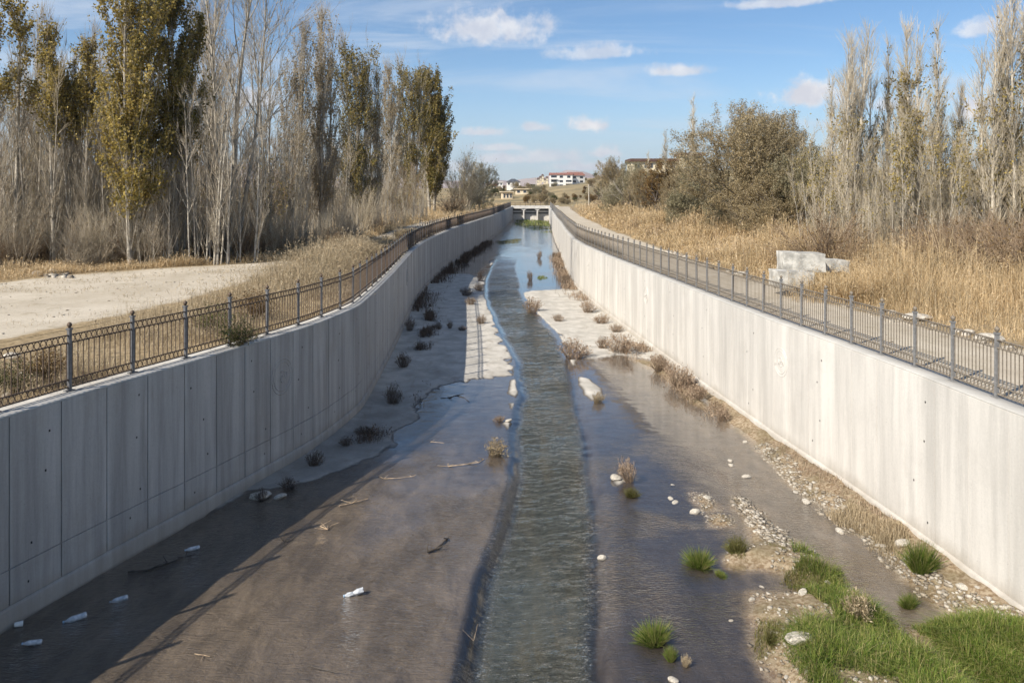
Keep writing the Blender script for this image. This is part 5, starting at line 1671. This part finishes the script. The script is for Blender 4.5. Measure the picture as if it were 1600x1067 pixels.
# three concrete blocks dumped in the straw
def block(px0, px1, py0, py1, Y, depth, rot, label, dzb=0.0):
    xm = ((px0 + px1) / 2 - 800) * Y / F; wd_ = (px1 - px0) * Y / F
    z1 = H - (py0 - YH) * Y / F; z0 = H - (py1 - YH) * Y / F
    import bmesh
    bm = bmesh.new()
    bmesh.ops.create_cube(bm, size=1.0)
    bmesh.ops.subdivide_edges(bm, edges=bm.edges[:], cuts=9, use_grid_fill=True)
    hx, hy, hz_ = wd_ / 2, depth / 2, (z1 - z0)
    sd_ = int(px0)
    for v in bm.verts:
        p = np.array(v.co)
        edge = np.sort(np.abs(p))[1] * 2          # 1 on the arrises
        q_ = p * np.array([wd_, depth, hz_])
        n_ = float(fbm(q_[0] * 5 + q_[2] * 3, q_[1] * 5 - q_[2] * 4, sd_, 4))
        k_ = 1 - max(0.0, n_) * 0.12 * edge ** 6 - 0.02 * edge ** 8
        q_ = q_ * k_ + n_ * 0.012
        v.co = (q_[0], q_[1], q_[2] + hz_ / 2 - 0.05 * q_[0] / wd_)
    me = bpy.data.meshes.new('concrete_block'); bm.to_mesh(me); bm.free()
    me.materials.append(M['block'])
    o = obj('concrete_block', me, None, (xm, Y + hy, z0 + dzb - 0.03), label=label, cat='block', group='dumped concrete blocks')
    o.rotation_euler = (0, 0, rot)
    return o


block(1226, 1292, 394, 424, 25.8, 0.9, -0.06, 'weathered concrete block, the upper one of the dumped pile')
block(1215, 1273, 423, 450, 25.0, 0.9, 0.05, 'weathered concrete block, the lower front one of the dumped pile')
block(1286, 1328, 405, 425, 26.8, 0.8, 0.1, 'weathered concrete block half hidden behind the pile in straw')

def xy_blocks(n):
    X = rng.uniform(8.9, 12.2, n); Y = rng.uniform(23.6, 25.4, n)
    ok = (X > 10.0 - 0.5 * (Y - 24)) | (rng.uniform(size=n) < 0.12)
    return X[ok], Y[ok]


field(5200, xy_blocks, 0.85, 0.0050, 'straw', 'dry_grass_blocks', 'golden dry grass growing up round the dumped blocks', 0.7)
# shrubs at the left railing
RS1 = bare_shrub(301, 0.9, 0.8, 50, 700, 'twig_brown', 2200, 'leaf_green', 0.006, 0.0, 0.003, 0.05)
RS2 = bare_shrub(302, 0.9, 0.7, 50, 600, 'twig_brown', 1800, 'leaf_rust', 0.006, 0.0, 0.003, 0.05)
x_, y_, _h = along(-1, s_at_y(-1, 17.0), 0.12)
plant('shrub', RS1, (x_, y_, 3.2), 'green brown shrub hanging over the left wall through the railing', 'bush', 'shrubs at the left railing', (0.8, 0.8, 0.75))
for px, py, s_, pr_, lab in ((72, 600, 0.75, RS2, 'rusty orange shrub behind the railing at the left edge'), (25, 610, 0.6, RS1, 'small green shrub behind the railing in the left corner'),
                             (330, 520, 0.8, RS1, 'dull green shrub behind the railing left of the hanging one'), (398, 500, 0.9, RS2, 'reddish shrub behind the hanging one')):
    X, Y = G(px, py, LAND)
    plant('shrub', pr_, (X, Y, LZ(X, Y)), lab, 'bush', 'shrubs at the left railing', (s_, s_, s_), px)


# litter in the water: bottles, sticks
def bottle(px, py, L, rz, label, crushed=False, tip=0.0):
    X, Y = G(px, py)
    e = empty('plastic_bottle', (X, Y, 0.02), label, 'bottle', 'plastic bottles in the water', rz)
    r_ = L * 0.145
    prof = [(r_ * 0.55, 0.0), (r_ * 0.92, L * 0.02), (r_, L * 0.07), (r_, L * 0.25), (r_ * 0.93, L * 0.28), (r_, L * 0.31), (r_ * 0.97, L * 0.45), (r_ * 0.92, L * 0.48), (r_, L * 0.51), (r_, L * 0.64), (r_ * 0.8, L * 0.76), (r_ * 0.42, L * 0.87), (r_ * 0.36, L * 0.93)]
    m_ = MB(); m_.lathe(prof, 14, 'x')
    if crushed:
        rr = np.random.default_rng(5)
        V = np.array(m_.v)
        k_ = np.exp(-((V[:, 0] - L * 0.5) / (L * 0.13)) ** 2)
        V[:, 1] *= 1 - 0.30 * k_; V[:, 2] *= 1 - 0.42 * k_
        V += rr.normal(size=V.shape) * L * 0.012
        V[:, 2] += 0.25 * np.maximum(0, V[:, 0] * 0 + (L * 0.5 - V[:, 0])) * 0.35
        m_.v = [tuple(p) for p in V]
    m_.build('body', M['plastic'], e, not crushed)
    c_ = MB(); c_.lathe([(r_ * 0.44, L * 0.93), (r_ * 0.46, L * 0.94), (r_ * 0.46, L * 0.99), (r_ * 0.4, L)], 12, 'x')
    c_.build('cap', M['bluecap'], e)
    e.rotation_euler = (0, tip, rz)
    e.location.z = r_ * 0.55
    return e


bottle(568, 925, 0.33, math.pi + 0.35, 'crumpled plastic bottle with blue cap lying in the sunlit shallows', True, 0.1)
bottle(136, 962, 0.33, math.pi + 0.5, 'clear bottle in the shade, second nearest to the wall corner', False, 0.12)
bottle(200, 934, 0.28, math.pi + 0.25, 'clear bottle in the shade right of the larger one', False, 0.2)
bottle(66, 1004, 0.26, math.pi + 0.4, 'half sunk clear bottle among debris in the dark corner', False, -0.1)
bottle(312, 856, 0.26, math.pi + 0.55, 'whitish bottle beside the dark debris in the shade', False, 0.0)
# a foam cup near the wall
X, Y = G(22, 979)
c_ = MB(); c_.lathe([(0.03, 0), (0.036, 0.02), (0.042, 0.10), (0.046, 0.105), (0.044, 0.115)], 14, 'x')
e = c_.build('foam_cup', M['white'], None, True, loc=(X, Y, 0.03), label='white foam cup lying against the foot of the shaded wall', cat='cup')
e.rotation_euler = (0, 0.1, 0.6)


def stick(pts, r_, mat, label, n=3, name='stick'):
    rr = random.Random(len(label))
    P = []
    for (x1, y1), (x2, y2) in zip(pts[:-1], pts[1:]):
        P.append((x1, y1))
    P.append(pts[-1])
    gp = [G(*p) for p in P]
    ox, oy = gp[0]
    m_ = MB()
    r_ *= 0.95 if 'snag' in label else 0.55
    pl = [(x - ox, y - oy, 0.015 + rr.uniform(0, 0.02)) for x, y in gp]
    m_.tube(pl, [r_ * (1 - 0.5 * i / len(pl)) for i in range(len(pl))], 6)
    for k_ in range(n):
        a_ = pl[rr.randrange(len(pl))]
        L_ = rr.uniform(0.08, 0.28); an = rr.uniform(0, 6.28)
        m_.tube([a_, (a_[0] + math.cos(an) * L_, a_[1] + math.sin(an) * L_ * 0.6, a_[2] + rr.uniform(0.0, 0.1))], [r_ * 0.6, r_ * 0.25], 5)
    m_.build(name, mat, None, loc=(ox, oy, bed_z(ox, oy)), label=label, cat='stick', group='drift wood in the channel')


stick([(530, 790), (550, 785), (575, 779)], 0.03, M['wood'], 'pale split branch at the edge of the wall shadow', 2)
stick([(668, 861), (682, 857), (700, 840)], 0.028, M['dark_wood'], 'dark forked snag in the middle of the left shallows', 5)
stick([(700, 728), (728, 725), (748, 722), (756, 717)], 0.035, M['wood'], 'long pale drift heap left of the stream', 8)
stick([(600, 748), (625, 746), (645, 744)], 0.02, M['wood'], 'thin pale twig bundle in the left shallows', 6)
stick([(482, 1040), (500, 1045), (520, 1050)], 0.015, M['dark_wood'], 'thin dark twig near the bottom edge', 2)
stick([(500, 822), (512, 826), (518, 820)], 0.02, M['wood'], 'small pale wood scrap beside the shadow of the railing', 5)
stick([(304, 1020), (318, 1022), (328, 1024)], 0.014, M['wood'], 'small twig in the lower left sunlit water', 3)
stick([(200, 893), (230, 890), (262, 880), (290, 868)], 0.03, M['dark_wood'], 'dark tangle of drift in the wall shade', 10)
stick([(700, 622), (712, 618), (726, 622), (733, 628)], 0.03, M['dark_wood'], 'black twisted snag in the blue shallows', 6)
stick([(440, 842), (448, 846), (456, 843)], 0.018, M['dark_wood'], 'dark scrap on the line of the railing shadow', 4)
stick([(672, 690), (684, 691), (694, 692)], 0.014, M['wood'], 'pale bent twig in the blue shallows', 1)
stick([(740, 1000), (744, 985), (746, 975)], 0.008, M['wood'], 'tiny twig at the lip of the stream', 1)

# ------------------------------------------------------------------ far bridge, houses, poles
bx0, bx1, BY = float(lx(178)) - 0.6, float(rx(178)) + 0.6, 180.0
br = empty('road_bridge', ((bx0 + bx1) / 2, BY, 0), 'low white concrete bridge closing the far end of the channel', 'bridge')
iv = Vector(br.location)
def bpart(name, x0, x1, y0, y1, z0, z1, mat):
    m_ = MB(); m_.box(x0 - iv.x, x1 - iv.x, y0 - iv.y, y1 - iv.y, z0, z1)
    return m_.build(name, mat, br)
bpart('deck', bx0 - 2, bx1 + 2, BY - 0.1, BY + 6, 2.95, 3.26, M['bridge'])
bpart('edge_beam', bx0 - 0.2, bx1 + 0.2, BY - 0.5, BY - 0.1, 2.7, 3.30, M['bridge'])
bpart('cross_beam', bx0, bx1, BY + 0.6, BY + 1.0, 1.75, 2.25, M['bridge'])
bpart('weir', bx0, bx1, BY + 0.9, BY + 1.6, -0.2, 1.45, M['bridge'])
bpart('back_wall', bx0, bx1, BY + 5.4, BY + 5.8, -0.2, 3.0, M['joint'])
wdt = bx1 - bx0
for k_ in (1, 2):
    xm = bx0 + wdt * k_ / 3
    bpart('pier', xm - 0.16, xm + 0.16, BY - 0.3, BY + 0.8, -0.3, 2.7, M['bridge'])
    m_ = MB()
    for sgn in (-1, 1):
        m_.add([(xm - iv.x + sgn * 0.16, -0.35, 2.70), (xm - iv.x + sgn * 0.9, -0.35, 2.70), (xm - iv.x + sgn * 0.16, -0.35, 2.25),
                (xm - iv.x + sgn * 0.16, 0.3, 2.70), (xm - iv.x + sgn * 0.9, 0.3, 2.70), (xm - iv.x + sgn * 0.16, 0.3, 2.25)], [(0, 1, 2), (3, 5, 4), (0, 3, 4, 1), (1, 4, 5, 2), (0, 2, 5, 3)])
    m_.build('haunch', M['bridge'], br)
for z_ in (3.62, 3.98):
    bpart('rail', bx0, bx1, BY - 0.35, BY - 0.28, z_, z_ + 0.07, M['rail'])
for i in range(9):
    xm = bx0 + wdt * i / 8
    bpart('rail_post', xm - 0.04, xm + 0.04, BY - 0.36, BY - 0.27, 3.3, 4.05, M['rail'])


def house(name, px, Y, wd_, dp, z0, floors, fh, mat, roofmat, roof, label, rz=0.0, nwin=4, balcony=(), winmat='glass', rh=2.2):
    X = (px - 800) * Y / F
    e = empty(name, (X, Y, z0), label, 'building', 'houses beyond the bridge', rz)
    hw_ = wd_ / 2; hh = floors * fh
    m_ = MB(); m_.box(-hw_, hw_, 0, dp, -3.0, hh); m_.build('wall', M[mat], e)
    if roof == 'gable':
        m_ = MB(); o_ = 0.5
        m_.add([(-hw_ - o_, -o_, hh), (hw_ + o_, -o_, hh), (hw_ + o_, dp / 2, hh + rh), (-hw_ - o_, dp / 2, hh + rh), (hw_ + o_, dp + o_, hh), (-hw_ - o_, dp + o_, hh)],
               [(0, 1, 2, 3), (3, 2, 4, 5), (0, 3, 5), (1, 4, 2), (0, 5, 4, 1)])
        m_.build('roof', M[roofmat], e)
    elif roof == 'hip':
        m_ = MB(); o_ = 0.6
        m_.add([(-hw_ - o_, -o_, hh), (hw_ + o_, -o_, hh), (hw_ + o_, dp + o_, hh), (-hw_ - o_, dp + o_, hh), (-hw_ * 0.25, dp / 2, hh + rh), (hw_ * 0.25, dp / 2, hh + rh)],
               [(0, 1, 5, 4), (1, 2, 5), (2, 3, 4, 5), (3, 0, 4), (3, 2, 1, 0)])
        m_.build('roof', M[roofmat], e)
    else:
        m_ = MB(); m_.box(-hw_ - 0.5, hw_ + 0.5, -0.7, dp + 0.5, hh, hh + rh); m_.build('roof', M[roofmat], e)
    for f_ in range(floors):
        for i in range(nwin):
            xm = -hw_ + wd_ * (i + 0.5) / nwin
            if (f_, i) in balcony:
                b_ = MB(); b_.box(xm - wd_ / nwin * 0.46, xm + wd_ / nwin * 0.46, -1.3, -0.02, f_ * fh, f_ * fh + 0.15); b_.box(xm - wd_ / nwin * 0.46, xm + wd_ / nwin * 0.46, -1.3, -1.2, f_ * fh + 0.15, f_ * fh + 1.0)
                b_.build('balcony', M[mat], e)
                ww, z1, z2 = wd_ / nwin * 0.38, 0.15, fh * 0.82
            else:
                ww, z1, z2 = wd_ / nwin * 0.22, fh * 0.32, fh * 0.80
            w_ = MB(); w_.box(xm - ww - 0.08, xm + ww + 0.08, -0.06, 0.0, f_ * fh + z1 - 0.08, f_ * fh + z2 + 0.08)
            wo_ = w_.build('window', M['white'], e)
            g_ = MB(); g_.box(xm - ww, xm + ww, -0.09, -0.062, f_ * fh + z1, f_ * fh + z2); g_.build('pane', M[winmat], wo_)
    return e


zb_ = lambda py, Y: H + (YH - py) * Y / F
house('apartment_house', 877, 500, 14.5, 10, zb_(294, 500), 3, 2.85, 'white', 'roof', 'gable', 'white apartment house with balconies and red tiled roof', 0.0, 3, ((0, 0), (0, 2), (1, 0), (1, 2), (2, 0)), rh=1.5)
house('apartment_wing', 903, 504, 10.0, 10, zb_(294, 504), 3, 2.75, 'white', 'roof', 'gable', 'pale gabled wing at the right side of the white apartment house', 0.35, 2, rh=2.2)
house('brown_roofed_house', 1022, 205, 11.8, 9, zb_(285, 205), 2, 2.75, 'cream', 'roof_brown', 'flat', 'cream house with dark brown eaves above the right thicket', 0.0, 4, ((1, 1), (1, 3), (0, 3)), rh=0.8)
house('brown_roofed_house', 1082, 210, 6.0, 7, zb_(275, 210), 2, 2.75, 'cream', 'roof_brown', 'flat', 'small cream house with brown eaves half hidden by the willow', 0.0, 2, rh=0.8)
house('stone_hut', 793, 262, 3.4, 4.0, zb_(313, 262), 1, 2.7, 'sand', 'sand', 'flat', 'small sandstone hut with three dark windows above the bridge', 0.15, 3, rh=0.3)
house('long_wall_house', 820, 300, 7.5, 3, zb_(304, 300), 1, 2.0, 'sand', 'sand', 'flat', 'long low sandstone building right of the small hut', -0.2, 3, rh=0.25)
house('grey_roofed_house', 802, 520, 9.0, 9, zb_(291, 520), 1, 2.8, 'white', 'roof_grey', 'hip', 'low house with a dark pyramid roof on the skyline', 0.0, 3, rh=2.2)
house('white_house', 770, 480, 5.5, 5, zb_(298, 480), 1, 3.0, 'sand', 'roof', 'gable', 'little pale house left of the dark roofed one', 0.2, 2, rh=1.2)
house('white_house', 778, 560, 7.0, 5, zb_(291, 560), 1, 2.6, 'white', 'white', 'flat', 'white flat roofed house behind the little pale house', 0.0, 3, rh=0.4)
house('white_house', 764, 340, 3.0, 4, zb_(308, 340), 1, 2.4, 'white', 'white', 'flat', 'tiny white shed below the little pale house', 0.0, 1, rh=0.3)
for i in range(5):
    house('town_house', 841 + i * 3.4, 900 + i * 22, 3.2, 5, zb_(287 - (i % 3) * 3, 900 + i * 22), 2, 2.6, 'sand' if i % 2 else 'cream', 'roof_brown', 'hip', 'tiny red roofed town house left of the apartment house, %s from the left' % ordn(i + 1), 0.0, 2, rh=1.8)
for px, Y, yt, yb2, lab in ((749, 150, 298, 322, 'thin pale utility pole before the far left bush'), (837, 330, 278, 296, 'utility pole on the skyline left of the apartment house'), (920, 150, 288, 322, 'thin pale utility pole right of the bridge')):
    X = (px - 800) * Y / F; z0 = LZ(X, Y)
    e = empty('utility_pole', (X, Y, z0), lab, 'pole', 'utility poles')
    m_ = MB(); m_.tube([(0, 0, -0.2), (0, 0, zb_(yt, Y) - z0)], [0.14, 0.09], 8); m_.build('shaft', M['bark_pale'], e)
    m_ = MB(); m_.box(-0.7, 0.7, -0.05, 0.05, zb_(yt, Y) - z0 - 0.5, zb_(yt, Y) - z0 - 0.4); m_.build('cross_arm', M['bark_pale'], e)

# ------------------------------------------------------------------ thin air between here and the mountains
m = bpy.data.materials.new('haze'); m.use_nodes = True
t = NT(m.node_tree); t.n.clear()
pv = t.new('ShaderNodeVolumePrincipled')
pv.inputs['Color'].default_value = (0.82, 0.86, 0.95, 1)
pv.inputs['Density'].default_value = 0.00009
pv.inputs['Anisotropy'].default_value = 0.2
out = t.new('ShaderNodeOutputMaterial'); t.l.new(pv.outputs[0], out.inputs['Volume'])
hz = MB(); hz.box(-5600, 5600, -60, 7000, -8.0, 330.0)
hz.build('haze', m, None, kind='stuff', label='thin pale haze in the air over the valley', cat='haze')
